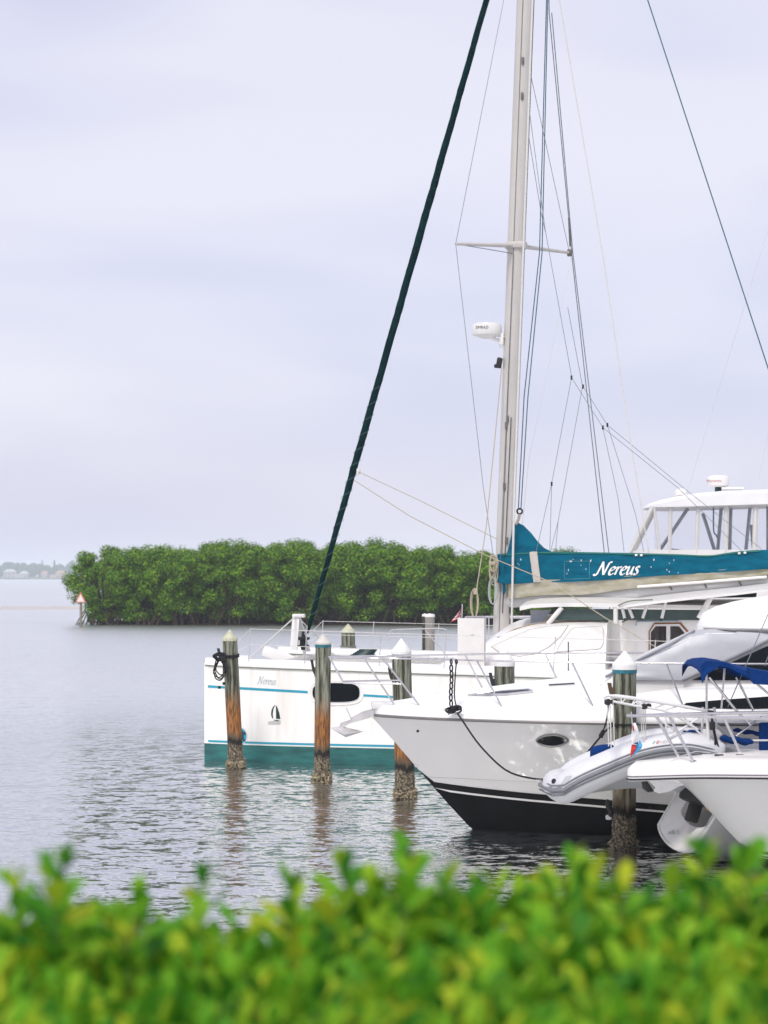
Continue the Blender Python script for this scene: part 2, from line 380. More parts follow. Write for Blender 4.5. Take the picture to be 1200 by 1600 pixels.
def letter_polys(word, x0, y0, w, h, dy=0.0, slant=0.22, wmax=.2, wmin=.07):
    adv = sum(GL[c][0] for c in word); sx = w / adv; sy = h / 1.6; out = []; res = []; x = 0
    for c in word:
        a, strokes = GL[c]
        for st in strokes:
            P = curve([(p[0], p[1], 0) for p in st], 5); L, Rr = [], []
            for i, p in enumerate(P):
                t = (P[min(i + 1, len(P) - 1)] - P[max(i - 1, 0)]).normalized(); ang = math.atan2(t.y, t.x)
                ww = wmin + (wmax - wmin) * abs(math.sin(ang - R(35))); nrm = Vector((-t.y, t.x, 0)) * ww / 2
                L.append(p + nrm); Rr.append(p - nrm)
            f = lambda q: (x0 + (x + q.x + slant * q.y) * sx, y0 - q.y * sy + dy * (x + q.x) / adv)
            for i in range(len(P) - 1): out.append([f(L[i]), f(Rr[i]), f(Rr[i + 1]), f(L[i + 1])])
        res.append(out); out = []; x += a
    return res
def text_polys(s, x0, y0, w, h, dy=0.0, slant=0.0):
    cu = bpy.data.curves.new('t', 'FONT'); cu.body = s; cu.resolution_u = 2; o = bpy.data.objects.new('t', cu); COL.objects.link(o)
    dg = bpy.context.evaluated_depsgraph_get(); me = bpy.data.meshes.new_from_object(o.evaluated_get(dg))
    vs = [v.co.copy() for v in me.vertices]; ps = [[vs[i] for i in p.vertices] for p in me.polygons]
    bpy.data.objects.remove(o); bpy.data.curves.remove(cu); bpy.data.meshes.remove(me)
    mx = max(v.x for v in vs); mn = min(v.x for v in vs); my = max(v.y for v in vs); ny = min(v.y for v in vs)
    return [[(x0 + (v.x - mn + slant * v.y) / (mx - mn) * w, y0 - (v.y - ny) / (my - ny) * h + dy * (v.x - mn) / (mx - mn)) for v in p] for p in ps]

# ------------------------------------------------------------------ water
def water_mat():
    m = bpy.data.materials.new('bay_water'); m.use_nodes = True; t = m.node_tree; t.nodes.clear()
    o = nd(t, 'ShaderNodeOutputMaterial'); df = nd(t, 'ShaderNodeBsdfDiffuse'); df.inputs['Color'].default_value = (0.075, 0.085, 0.09, 1)
    gl = nd(t, 'ShaderNodeBsdfGlossy'); gl.inputs['Color'].default_value = (.97, .975, .96, 1)
    fr = nd(t, 'ShaderNodeFresnel', IOR=1.6); mf = nd(t, 'ShaderNodeMapRange'); mf.inputs[3].default_value = 0.68; mf.inputs[4].default_value = 1.0
    mx = nd(t, 'ShaderNodeMixShader'); t.links.new(fr.outputs[0], mf.inputs[0]); t.links.new(mf.outputs[0], mx.inputs[0]); t.links.new(df.outputs[0], mx.inputs[1]); t.links.new(gl.outputs[0], mx.inputs[2])
    tc = nd(t, 'ShaderNodeTexCoord')
    def layer(scale, sx, sy, det, rot=0.0, dist=0.0):
        q = nd(t, 'ShaderNodeMapping'); q.inputs['Scale'].default_value = (sx, sy, 1); q.inputs['Rotation'].default_value = (0, 0, rot)
        z = nd(t, 'ShaderNodeTexNoise', Scale=scale, Detail=det, Roughness=0.55, Distortion=dist)
        t.links.new(tc.outputs['Object'], q.inputs[0]); t.links.new(q.outputs[0], z.inputs[0]); return z.outputs['Color']
    a = layer(1.1, 0.8, 1.5, 3.0, R(8), 0.3); c = layer(5.0, 0.7, 1.3, 4.0, R(-6), 0.5); d = layer(15.0, 0.75, 1.2, 3.0, R(20))
    patch = layer(0.045, 0.5, 1.6, 2.0)                      # calmer and rougher patches of breeze
    px_ = nd(t, 'ShaderNodeSeparateXYZ'); t.links.new(tc.outputs['Object'], px_.inputs[0])     # sheltered by the boats, more breeze out in the bay
    ro = nd(t, 'ShaderNodeMapRange', interpolation_type='SMOOTHSTEP'); ro.inputs[1].default_value = 27; ro.inputs[2].default_value = 64; ro.inputs[3].default_value = 0.10; ro.inputs[4].default_value = 0.31
    t.links.new(px_.outputs['Y'], ro.inputs[0]); t.links.new(ro.outputs[0], gl.inputs['Roughness'])
    def vm(op, x, y):
        n = nd(t, 'ShaderNodeVectorMath', operation=op); t.links.new(x, n.inputs[0])
        if isinstance(y, tuple): n.inputs[1].default_value = y
        else: t.links.new(y, n.inputs[1])
        return n.outputs[0]
    acc = None                                               # sum of the slopes of three sets of ripples
    for col, k in ((a, .08), (c, .33), (d, .24)):
        x = vm('MULTIPLY', vm('SUBTRACT', col, (.5, .5, .5)), (k * WAVE * .55, k * WAVE, 0)); acc = x if acc is None else vm('ADD', acc, x)
    mr = nd(t, 'ShaderNodeMapRange'); mr.inputs[1].default_value = 0.35; mr.inputs[2].default_value = 0.65; mr.inputs[3].default_value = 0.6; mr.inputs[4].default_value = 1.15
    t.links.new(patch, mr.inputs[0])
    sc = nd(t, 'ShaderNodeVectorMath', operation='SCALE'); t.links.new(acc, sc.inputs[0]); t.links.new(mr.outputs[0], sc.inputs['Scale'])
    nrm = vm('NORMALIZE', vm('ADD', sc.outputs[0], (0, 0, 1)), (0, 0, 0))
    [t.links.new(nrm, q.inputs['Normal']) for q in (gl, fr)]; t.links.new(mx.outputs[0], o.inputs['Surface']); return m
WAVE = 3.4
water = obj('water', [(-2900, -60, 0), (2900, -60, 0), (2900, 2900, 0), (-2900, 2900, 0)], [(0, 1, 2, 3)], water_mat(), None, False)
structure(water)

# ------------------------------------------------------------------ bank on which the hedge grows (and the photographer stands)
GRASS = pm('bank_turf', (0.06, 0.09, 0.03), 0.95, col2=(0.10, 0.08, 0.05), scale=3, bump=0.6, bscale=60)
CONC = pm('seawall_concrete', (0.30, 0.29, 0.27), 0.9, var=0.3, scale=2, bump=0.4, bscale=20)
V, F = [], []
nx, ny = 40, 24
for j in range(ny + 1):
    for i in range(nx + 1):
        x = -30 + 60 * i / nx; y = -40 + 45.2 * j / ny
        V.append((x, y, 1.52 + 0.05 * noise.noise(Vector((x * .3, y * .3, 0)))))
for j in range(ny):
    for i in range(nx):
        a = j * (nx + 1) + i; F.append((a, a + 1, a + nx + 2, a + nx + 1))
structure(obj('ground', V, F, GRASS))
swr = root('seawall', 'concrete seawall along the bank below the hedge', 'wall', (0, 5.4, 0))
V, F = box_geo((0, 0, 0.42), (60, 0.35, 2.35), None, 0.02); obj('wall', V, F, CONC, swr)
V, F = box_geo((0, 0, 1.66), (60, 0.55, 0.12), None, 0.02); obj('coping', V, F, CONC, swr)

# ------------------------------------------------------------------ far shore
SHORE = 2080.0
LAND = pm('far_shore_land', (0.13, 0.15, 0.08), 0.95, var=0.4, scale=0.02)
V, F = [], []
prof = [(0, -0.6), (6, 1.2), (40, 2.2), (260, 3.0)]
for i in range(61):
    x = -1500 + 50 * i
    for d, z in prof: V.append((x, SHORE + d + 14 * noise.noise(Vector((x * .004, 0, 0))), z))
for i in range(60):
    for k in range(3):
        a = i * 4 + k; F.append((a, a + 4, a + 5, a + 1))
structure(obj('far_shore', V, F, LAND))
FARLEAF = pm('far_tree_foliage', (0.04, 0.08, 0.045), 0.95, spec=.1, col2=(0.015, 0.038, 0.022), scale=0.12)
rg = random.Random(3)
mb = MB(); ico = bmesh.new(); bmesh.ops.create_icosphere(ico, subdivisions=2, radius=1); ico.verts.index_update()
IV = [v.co.copy() for v in ico.verts]; IF = [[v.index for v in f.verts] for f in ico.faces]; ico.free()
for i in range(210):
    x = -560 + 5.4 * i + rg.uniform(-3, 3); y = SHORE + rg.uniform(14, 80); h = 15 + 5.5 * noise.noise(Vector((x * .012, 1, 0))) + rg.uniform(-2, 2.5)
    if rg.random() < .06: h += 4
    r = rg.uniform(4.5, 8)
    for q in range(3):
        cx, cy, cz = x + rg.uniform(-4, 4), y + rg.uniform(-3, 3), h * rg.uniform(.35, .8)
        mb.add([(cx + v.x * r * .8 * (1 + .35 * noise.noise(v * 2 + Vector((i, q, 0)))), cy + v.y * r * .8, max(0.5, cz + v.z * h * .38 * (1 + .4 * noise.noise(v * 3 + Vector((q, i, 0)))))) for v in IV], IF)
structure(mb.build('far_trees', FARLEAF), 'stuff')
for i, px in enumerate((66, 85)):        # two tall conifers breaking the skyline
    t = root('conifer_tree', ('slim dark tree poking above the far treeline' if i == 0 else 'paler broad treetop above the far treeline next to the mangroves'), 'tree', (W(px, 900, SHORE + 30).x, SHORE + 30, 1))
    V, F = lathe_geo([(0.5, 0), (0.35, 9), (.1, 17)], 8); obj('trunk', V, F, BRK, t)
    m2 = MB()
    for k in range(9):
        r = 2.6 - .2 * k; m2.add(*lathe_geo([(r * (1.1 if i else .8), 6 + k * 1.35), (r * .5, 7 + k * 1.4), (.2, 8.2 + k * 1.4)], 9))
    m2.build('crown', FARLEAF, t)
HW = pm('pale_stucco', (0.27, 0.25, 0.24), 0.8, var=0.1, scale=0.3)
HP = pm('pink_stucco', (0.32, 0.225, 0.21), 0.8, var=0.1, scale=0.3)
HR = pm('terracotta_roof', (0.42, 0.20, 0.14), 0.8, var=0.2, scale=0.4)
HG = pm('grey_roof', (0.42, 0.42, 0.44), 0.8, var=0.2, scale=0.4)
def house(px, w, h, mat, roof, label, wing=0):
    c = W(px, 900, SHORE + 9); t = root('waterfront_house', label, 'house', (c.x, c.y, 1.2), 0, 'houses on the far shore')
    box('wall', (0, 0, h / 2), (w, 9, h), mat, t)
    V = [(-w/2-.6, -5, h), (w/2+.6, -5, h), (w/2+.6, 5, h), (-w/2-.6, 5, h), (-w/4, 0, h + 2.6), (w/4, 0, h + 2.6)]
    obj('roof', V, [(0, 1, 5, 4), (1, 2, 5), (2, 3, 4, 5), (3, 0, 4), (3, 2, 1, 0)], roof, t, False)
    if wing: box('wing', (wing, -1, h * .68 / 2), (w * .7, 8, h * .68), mat, t); 
    k = max(2, int(w / 3.4))
    for i in range(k):
        for zz in (1.6, 4.8):
            if zz + 1 < h: box('window', (-w/2 + w * (i + .5) / k, -4.55, zz), (1.3, .12, 1.5), DARKGL, t)
house(16, 12, 6.4, HW, HG, 'large pale house on the far shore, nearest the left edge', 9)
house(38, 8, 4.6, HW, HG, 'small pale house on the far shore right of the large one')
house(70, 6, 4.8, HP, HR, 'narrow pinkish house alone on the far shore')
house(95, 10, 5.0, HP, HR, 'pink house on the far shore just left of the mangroves', -7)

# pale sand bar just breaking the surface
SAND = pm('wet_sand', (0.50, 0.46, 0.43), 0.8, var=0.15, scale=0.3)
V, F = [], []
for i in range(81):
    x = -75 + 1.1 * i; k = math.sin(math.pi * i / 80) ** .5
    yc = 211 + 3 * noise.noise(Vector((x * .06, 5, 0)))
    for d, z in ((-15 * k - .2, -.03), (-7 * k, .025 * k), (7 * k, .04 * k), (17 * k + .2, -.03)): V.append((x, yc + d, z))
for i in range(80):
    for q in range(3):
        a = i * 4 + q; F.append((a, a + 4, a + 5, a + 1))
structure(obj('sandbar', V, F, SAND))

# ------------------------------------------------------------------ mangrove island
MUD = pm('island_mud', (0.03, 0.02, 0.014), 0.95, spec=.1, var=0.5, scale=1.0, bump=0.5)
V, F = [], []
N = 48
for k in range(N):
    a = 2 * math.pi * k / N; w = 1 + .05 * math.sin(5 * a) + .04 * math.sin(9 * a + 1)
    for rr, z in ((1.0, -.25), (.985, .06), (.6, .3)): V.append((-2.6 + 18.0 * w * rr * math.cos(a), 144.5 + 8.6 * w * rr * math.sin(a), z))
V.append((-2.6, 144.5, .35))
for k in range(N):
    b = ((k + 1) % N) * 3; a = k * 3
    F += [(a, b, b + 1, a + 1), (a + 1, b + 1, b + 2, a + 2), (a + 2, b + 2, 3 * N)]
structure(obj('island_ground', V, F, MUD))
MLEAF = leaf_mat('mangrove_leaf', [(0.02, 0.08, 0.006), (0.06, 0.165, 0.009), (0.13, 0.265, 0.012), (0.25, 0.37, 0.016)], 'island', 0.12, 0.55, 0.1)
BARK = pm('mangrove_bark', (0.075, 0.05, 0.04), 0.95, spec=.1, col2=(0.03, 0.017, 0.012), scale=4, bump=0.5)
def mangrove_mesh(seed):
    rg = random.Random(seed); V, F = [], []
    H, Rr = 5.3, 2.5                                    # unit tree: 5.3 m tall
    blobs = []
    for k in range(60):
        a = rg.uniform(0, 6.28); zz = rg.uniform(0.10, .94); env = Rr * (.5 + .5 * min(1, zz / .55) ** 1.3 if zz < .62 else math.sqrt(max(.05, 1 - ((zz - .62) / .42) ** 2)))
        rr = env * math.sqrt(rg.uniform(.25, 1)); blobs.append((Vector((rr * math.cos(a), rr * math.sin(a), zz * H)), rg.uniform(.42, .8)))
    for c, br in blobs:
        nleaf = int(520 * br)
        for q in range(nleaf):
            d = Vector((rg.gauss(0, 1), rg.gauss(0, 1), rg.gauss(0, 1))).normalized(); d.z *= .75
            p = c + d * br * (rg.uniform(.55, 1.0) if rg.random() < .85 else rg.uniform(1.0, 1.25))
            if p.z < .25: continue
            nn = (d + Vector((rg.uniform(-.6, .6), rg.uniform(-.6, .6), rg.uniform(.5, 1.5)))).normalized()
            u = nn.orthogonal().normalized(); v = nn.cross(u); an = rg.uniform(0, 6.28)
            u2 = u * math.cos(an) + v * math.sin(an); v2 = nn.cross(u2); l = rg.uniform(.06, .115); w = l * .5
            o = len(V); V += [p - u2 * l, p + v2 * w, p + u2 * l, p - v2 * w]; F.append((o, o + 1, o + 2, o + 3))
    cm = bpy.data.meshes.new('crown'); cm.from_pydata(V, [], F); cm.materials.append(MLEAF); cm.update()
    mb = MB()
    for k in range(6):                                  # stems and arching prop roots
        a = rg.uniform(0, 6.28); b = Vector((.35 * math.cos(a), .35 * math.sin(a), .9)); e = Vector((1.5 * math.cos(a) * rg.uniform(.4, 1), 1.5 * math.sin(a) * rg.uniform(.4, 1), rg.uniform(3, 4.4)))
        mb.tube(curve([(b.x * .3, b.y * .3, -.2), b, b.lerp(e, .5) + Vector((rg.uniform(-.3, .3), rg.uniform(-.3, .3), 0)), e], 4), [.12 - .0075 * i for i in range(13)], 6)
    for k in range(26):
        a = rg.uniform(0, 6.28); r1 = rg.uniform(.8, 2.3)
        mb.tube(curve([(.25 * math.cos(a), .25 * math.sin(a), rg.uniform(.9, 1.8)), (r1 * .6 * math.cos(a), r1 * .6 * math.sin(a), rg.uniform(.7, 1.3)), (r1 * math.cos(a), r1 * math.sin(a), -.2)], 4), [.045] * 9, 5)
    tm = bpy.data.meshes.new('trunk'); tm.from_pydata([tuple(v) for v in mb.v], [], mb.f); tm.materials.append(BARK); tm.update()
    return cm, tm
MANG = [mangrove_mesh(s) for s in (11, 12, 13, 14, 15)]
TOPS = [(95, 885), (130, 868), (200, 856), (250, 850), (330, 849), (430, 850), (530, 843), (600, 844), (650, 852), (700, 859), (740, 857), (790, 861), (860, 861), (905, 866), (950, 866)]
rg = random.Random(21); i = 0
for row, (yy, n, off) in enumerate(((138.6, 15, 0), (143.5, 13, .5), (149, 11, .2))):
    for k in range(n):
        px = 170 + (k + off * .8) * (750 / n) + rg.uniform(-9, 9); Y = yy + rg.uniform(-1, 1)
        if row > 0 and px < 150: px += 30
        x = (px - 600) / FPX * Y; top = CAMH + (900 - interp(TOPS, px)) / FPX * Y + rg.uniform(-.3, .25)
        s = top / 5.45
        row_txt = ('front row of the mangrove island, on the waterline', 'middle of the dense mangrove island', 'back of the mangrove island')[row]
        if row == 0 and k == 0: lab = 'leafy green mangrove tree at the left tip of the island, beside the triangular marker'
        else: lab = 'leafy green mangrove tree in the ' + row_txt
        t = root('mangrove_tree', lab, 'tree', (x, Y, .05), rg.uniform(0, 6.28), 'mangrove trees on the island')
        t.scale = (1.0 * rg.uniform(.9, 1.1), rg.uniform(.9, 1.1), s)
        cm, tm = MANG[i % 5]; i += 1
        for nm, me in (('crown', cm), ('trunk', tm)):
            o = bpy.data.objects.new(nm, me); COL.objects.link(o); o.parent = t

# channel marker by the island: red-bordered triangle on a post
p = W(126.5, 979, 131.0); t = root('channel_marker', 'red-edged white triangular marker on a post at the island tip', 'marker', (p.x, p.y, 0))
V, F = lathe_geo([(.085, -.4), (.08, 1.9), (.02, 1.93)], 10); obj('post', V, F, pm('marker_post', (.22, .21, .14), .9, var=.4), t)
def tri(s, y, z0, d): 
    a = [(-s * .5, z0), (s * .5, z0), (0, z0 + s * 1.02)]
    V = [(x, y, z) for x, z in a] + [(x, y + d, z) for x, z in a]
    return V, [(0, 1, 2), (5, 4, 3), (0, 3, 4, 1), (1, 4, 5, 2), (2, 5, 3, 0)]
V, F = tri(.68, -.16, 1.6, .03); pl = obj('sign_board', V, F, pm('marker_red', (.62, .20, .13), .7), t, False)
V, F = tri(.47, -.175, 1.655, .012); obj('sign_face', V, F, pm('marker_white', (.74, .66, .6), .7), pl, False)

# ------------------------------------------------------------------ the sailing catamaran
C = Frame(-2.695, 39.66, -10)
cat = root('sailing_catamaran', 'white sailing catamaran with turquoise stripes and teal sail cover, mast above everything', 'catamaran', (C.o.x, C.o.y, 0), C.ang)
HB = [(0, .045), (.15, .12), (.5, .24), (1.2, .40), (2.5, .57), (4, .68), (6, .73), (10, .73), (14, .55)]
def chb(s, z):
    k = interp([(-.4, .30), (-.15, .62), (0, .78), (.3, .92), (.9, .985), (1.3, 1.0), (2, 1.0)], z); return sint(HB, s) * k
def csheer(s): return 1.74 - .023 * s
CS = [0, .06, .15, .3, .5, .8, 1.2, 1.8, 2.5, 3.2, 4, 5, 6, 7, 8, 9, 10, 11, 12, 13, 14]
def cat_hull(c, nm):
    def rows(levels, name, mat, parent):
        rings = []
        for s in CS:
            zs = [l if l is not None else csheer(s) for l in levels]
            ring = [(s - (.02 if s == 0 else 0), c - chb(s, z), z) for z in zs] + [(s, c + chb(s, z), z) for z in reversed(zs)]
            rings.append(ring)
        V, F = loft(rings); n = len(rings[0])
        for q in range(len(levels) - 1):            # close stem and transom
            F.append((q, q + 1, n - 2 - q, n - 1 - q)); b = (len(rings) - 1) * n; F.append((b + q + 1, b + q, b + n - 1 - q, b + n - 2 - q))
        return obj(name, V, F, mat, parent, True, 40)
    h = rows([.30, .5, .75, 1.0, 1.25, 1.45, None], 'hull', GELC, cat)
    rows([-.4, -.15, 0, .15, .30], 'antifouled_bottom', ANTIF, h)
    return h
hull_p = cat_hull(-2.9, 'hull'); hull_s = cat_hull(2.9, 'hull')
for c, par in ((-2.9, hull_p), (2.9, hull_s)):       # hull decks with a rounded gunwale
    rings = []
    for s in CS:
        b = chb(s, 1.7); z = csheer(s)
        rings.append([(s, c - b - .012, z - .035), (s, c - b - .012, z + .012), (s, c - b * .93, z + .05), (s, c - b * .5, z + .085), (s, c, z + .095), (s, c + b * .5, z + .085), (s, c + b * .93, z + .05), (s, c + b + .012, z + .012), (s, c + b + .012, z - .035)])
    V, F = loft(rings, False, True, True); obj('hull_deck', V, F, DECK, par)
    tube('gunwale_line', [(s, c - chb(s, 1.7) - .014, csheer(s) - .042) for s in CS], .011, pm('olive_trim', (.16, .19, .13), .7), par, 6)
    bow = MB()                                       # cream stain on the stem
SH = Surf(C, hull_p)
def stripe(x0, x1, fy, wpx, name, mat, off=.005):
    n = max(2, int(abs(x1 - x0) / 8)); P = []
    for i in range(n):
        a = x0 + (x1 - x0) * i / n; b = x0 + (x1 - x0) * (i + 1) / n
        P.append([(a, fy(a) - wpx / 2), (a, fy(a) + wpx / 2), (b, fy(b) + wpx / 2), (b, fy(b) - wpx / 2)])
    return SH.quads(P, name, mat, hull_p, off)
up = lambda x: 1072.5 + (x - 325) * .0575
lo = lambda x: 1157 + (x - 328) * .0315
stripe(325, 481, up, 3.8, 'stripe', STRIPE); stripe(566, 588, up, 3.6, 'stripe', STRIPE); stripe(588, 667, up, 3.6, 'stripe', STRIPE)
stripe(720, 1190, up, 3.6, 'stripe', STRIPE)
V = [(s, -2.9 - chb(s, z) - .006, z) for s in CS[1:] for z in (.325, .362)]
obj('stripe', V, [(2 * i, 2 * i + 2, 2 * i + 3, 2 * i + 1) for i in range(len(CS) - 2)], STRIPE, hull_p)
stripe(323.6, 326.5, lambda x: 1172, 11, 'stem_mark', pm('bright_turquoise', (.02, .5, .5), .5))
SH.patch([(344, 1181), (360, 1182.5), (360, 1184.5), (344, 1183)], 'growth_patch', SCUM, hull_p, .006, 1) if SH.hit(350, 1183) else None
win = ellipse(525.5, 1082, 36, 14, 28, 3.2); wrim = ellipse(525.5, 1082, 42, 19, 28, 3.0)
SH.patch(wrim, 'window_surround', GEL, hull_p, .012, 1); SH.rim(wrim, 'surround_edge', .012, GELC, hull_p, .006, 2)
SH.patch(win, 'portlight', DARKGL, hull_p, .02, 1); SH.rim(win, 'portlight_frame', .010, DARKGL, hull_p, .018, 2)
for cx in (700, 880, 1060):
    w2 = ellipse(cx, up(cx) + 1, 24, 8, 24, 3.2); SH.patch(ellipse(cx, up(cx) + 1, 29, 12, 24, 3), 'window_surround', GEL, hull_p, .012, 1); SH.patch(w2, 'portlight', DARKGL, hull_p, .02, 1)
for L in letter_polys('Nereus', 403, 1068.5, 28, 11.5, 2, .15, .14, .06): SH.quads(L, 'letter', LETG, hull_p)
# sailing boat emblem
SH.patch([(430.5, 1101), (427, 1104), (424.5, 1109), (423.6, 1115), (424.5, 1120), (426.2, 1122.6), (427.2, 1122.6), (426.2, 1116), (427.2, 1108)], 'emblem_sail', DKGREEN, hull_p, .006, 0)
SH.patch([(431.2, 1101), (434.2, 1107), (436.5, 1114), (438.4, 1123.4), (431.5, 1123)], 'emblem_sail', DKGREEN, hull_p, .006, 0)
SH.patch([(427.5, 1124.6), (437, 1125.2), (435, 1126.6), (429, 1126.2)], 'emblem_hull', DKGREEN, hull_p, .006, 0)
for yy in (1128, 1131):
    P = [(419 + k * 1.0, yy + .9 * math.sin(k * 1.25)) for k in range(21)]
    SH.quads([[(a[0], a[1] - .35), (a[0], a[1] + .35), (b[0], b[1] + .35), (b[0], b[1] - .35)] for a, b in zip(P, P[1:])], 'emblem_wave', DKGREEN, hull_p)
SH.patch(ellipse(374.5, 1150, 12.3, 14.2, 28), 'thruster_ring', GEL, hull_p, .006, 1)
SH.patch(ellipse(374.5, 1150, 11, 13, 28), 'thruster_disc', pm('globe_paint', (.005, .36, .46), .4, col2=(.006, .035, .06), scale=9, lo=.44, hi=.5), hull_p, .011, 1)

# bridge deck, crossbeam, trampoline
rings = []
for s in (4.1, 4.3, 5, 7, 9, 11, 13.6):
    z = csheer(s) + .03; w = 2.5
    rings.append([(s, -w, .75 if s > 4.2 else 1.2), (s, -w, z), (s, -1.2, z + .05), (s, 1.2, z + .05), (s, w, z), (s, w, .75 if s > 4.2 else 1.2)])
V, F = loft(rings, True, True, True); bd = obj('bridge_deck', V, F, DECK, cat)
tube('crossbeam', [(1.2, -2.75, 1.66), (1.2, 0, 1.70), (1.2, 2.75, 1.66)], .085, ANOD, cat, 12)
net = MB()
for i in range(30): net.tube([(1.3, -2.3 + i * .158, 1.66), (4.1, -2.3 + i * .158, 1.64)], .008, 4)
for i in range(18): net.tube([(1.35 + i * .16, -2.35, 1.655), (1.35 + i * .16, 2.35, 1.655)], .008, 4)
net.build('trampoline', ROPEW, cat)
# white A-frame over the crossbeam with its stays
fa = C.at(463, 962, 0); A = [C.at(459, 1016, -.12), C.at(480, 1018, .3)]
mb = MB()
for q in A:
    mb.add(*loft([[(p.x - .07, p.y - .03, p.z), (p.x + .07, p.y - .03, p.z), (p.x + .07, p.y + .03, p.z), (p.x - .07, p.y + .03, p.z)] for p in (Vector(q), Vector(fa))], True, True, True))
mb.build('striker_frame', GEL, cat)
V, F = box_geo((fa.x + .05, 0, fa.z), (.24, .14, .07), None, .02); obj('striker_head', V, F, GEL, cat)
tube('striker_stay', [fa, C.at(386, 1032, -2.9)], .014, ROPEW, cat, 6); tube('striker_stay', [fa, (1.2, 2.8, 1.7)], .012, ROPEW, cat, 6)
# anchor locker lumps / bow fittings
box('bow_cleat', C.at(381, 1029, -2.9), (.2, .12, .12), GEL, cat, None, .03)
box('bow_cleat', (1.0, 2.9, 1.80), (.3, .3, .2), GEL, cat, None, .05)
V, F = box_geo(C.at(438, 1026, 2.6), (.75, .3, .22), Matrix.Rotation(.35, 3, 'Y'), .06); obj('bow_locker_lid', V, F, GEL, cat)

# lifelines
def zl(s): return csheer(s) + .06
near_st = [.85, 1.9, 3.25, 4.4, 6.3, 8.0, 9.6, 11.3]
for side, c in ((-1, -2.9), (1, 2.9)):
    def e(s, h, q=.8): return Vector((s, c + side * chb(s, 1.7) * q, zl(s) + h))
    for s in near_st: tube('stanchion', [e(s, -.01), e(s + .04, .60)], .010, STEEL, cat, 6)
    for h in (.58, .30): tube('lifeline', [e(.35, .02)] + [e(s + .03, h) for s in near_st], .0055, ROPEW, cat, 5)
tube('gate_brace', [C.at(585, 1022, -3.3), C.at(612, 984, -3.3)], .010, STEEL, cat, 6)
tube('gate_brace', [C.at(700, 1028, -3.3), C.at(664, 984, -3.3)], .010, STEEL, cat, 6)
tube('gate_rail', curve([C.at(612, 984, -3.3), C.at(640, 983, -3.3), C.at(690, 982, -3.3), C.at(700, 988, -3.3)], 5), .010, STEEL, cat, 6)
tube('deck_antenna', [C.at(888, 1003, -3.3), C.at(888, 1056, -3.3)], .010, RUBBER, cat, 6)

# ---- coachroof
CR = [(4.35, .0), (4.7, .16), (5.2, .38), (5.8, .60), (6.4, .72), (7.2, .80), (8.4, .84), (9.4, .83)]
rings = []
for s_ in (4.35, 4.5, 4.7, 4.95, 5.2, 5.5, 5.8, 6.1, 6.4, 6.8, 7.2, 7.8, 8.4, 8.8, 8.95):
    h = sint(CR, s_); s = 4.35 + (s_ - 4.35) * .60; z0 = csheer(s) + .02; w0 = 2.35 - .9 * max(0, (5.2 - s)) ** 1.3; w1 = w0 - .28 - h * .35; zt = z0 + h
    half = [(w0, z0), (w0 - .03, z0 + h * .2), (w0 - .1 - h * .15, z0 + h * .55), (w1 + .08, zt - .04), (w1 - .02, zt), (w1 * .6, zt + .13 * min(1, h * 1.6)), (w1 * .25, zt + .17 * min(1, h * 1.6))]
    rings.append([(s, -a, b) for a, b in half] + [(s, a, b) for a, b in reversed(half)])
V, F = loft(rings, False, True, True); cab = obj('cabin', V, F, GEL, cat, True, 28)
SCAB = Surf(C, cab)
for poly in ([(768, 1011), (800, 996), (828, 984), (858, 979), (888, 978), (876, 995), (858, 1011), (838, 1022), (812, 1026), (785, 1022)],
             [(868, 1019), (878, 1003), (892, 984), (898, 981), (940, 979), (943, 984), (943, 1004), (940, 1012), (934, 1015)]):
    SCAB.patch(poly, 'window_cover', COVERW, cab, .012, 2); SCAB.rim(poly, 'window_gasket', .012, pm('pale_gasket', (.55, .53, .50), .7), cab, .008, 3)
P = [SCAB.hit(x, y, .004) for x, y in ((778, 997), (804, 984), (828, 977), (868, 973), (915, 972), (960, 971.5))]
tube('roof_trim', [q for q in P if q], .014, TEAK, cab, 6)
# companionway house with its arched roof and wood-framed doors, behind the coachroof
def zpx(py, n, px=1030): return C.at(px, py, n).z
n0 = -1.55
arch = [(972, 1062), (972, 972), (985, 966), (1000, 961), (1020, 957.5), (1040, 957), (1060, 959), (1080, 963), (1098, 969), (1105, 1062)]
front = [C.at(x, y, n0) for x, y in arch]; back = [Vector((p.x, n0 + 1.3, p.z)) for p in front]
V, F = loft([front, back], True); F.append(tuple(range(len(front)))[::-1]); ch = obj('companionway_house', V, F, GELC, cat, True, 25)
SCH = Surf(C, ch)
tube('arch_trim', [C.at(x, y, n0 - .012) for x, y in arch[1:-1]], .016, TEAK, ch, 6)
door = [(1013.5, 1030), (1013.5, 986), (1022, 973), (1064, 972.5), (1079, 990), (1079, 1030)]
SCH.patch(door, 'door_frame', VARN, ch, .012, 1)
SCH.patch([(1015.5, 1030), (1015.5, 987), (1023, 975.5), (1062, 975), (1075, 990), (1075, 1030)], 'door_jamb', GEL, ch, .022, 1)
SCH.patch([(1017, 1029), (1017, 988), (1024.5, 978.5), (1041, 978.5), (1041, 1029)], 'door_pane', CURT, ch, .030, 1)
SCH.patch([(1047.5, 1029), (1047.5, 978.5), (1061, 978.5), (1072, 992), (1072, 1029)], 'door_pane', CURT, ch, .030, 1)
tube('cable_conduit', [C.at(994, 977, n0 - .03), C.at(995, 971, n0 - .03), C.at(1060, 970, n0 - .03)], .014, pm('pale_blue_pipe', (.35, .45, .55), .6), ch, 6)
box('instrument_box', C.at(1040, 964, n0 - .05), (.22, .08, .11), pm('instrument_grey', (.35, .35, .36), .5), ch, None, .01)
box('instrument_box', C.at(1051, 963, n0 - .05), (.08, .08, .13), pm('instrument_blue', (.10, .22, .36), .5), ch, None, .01)
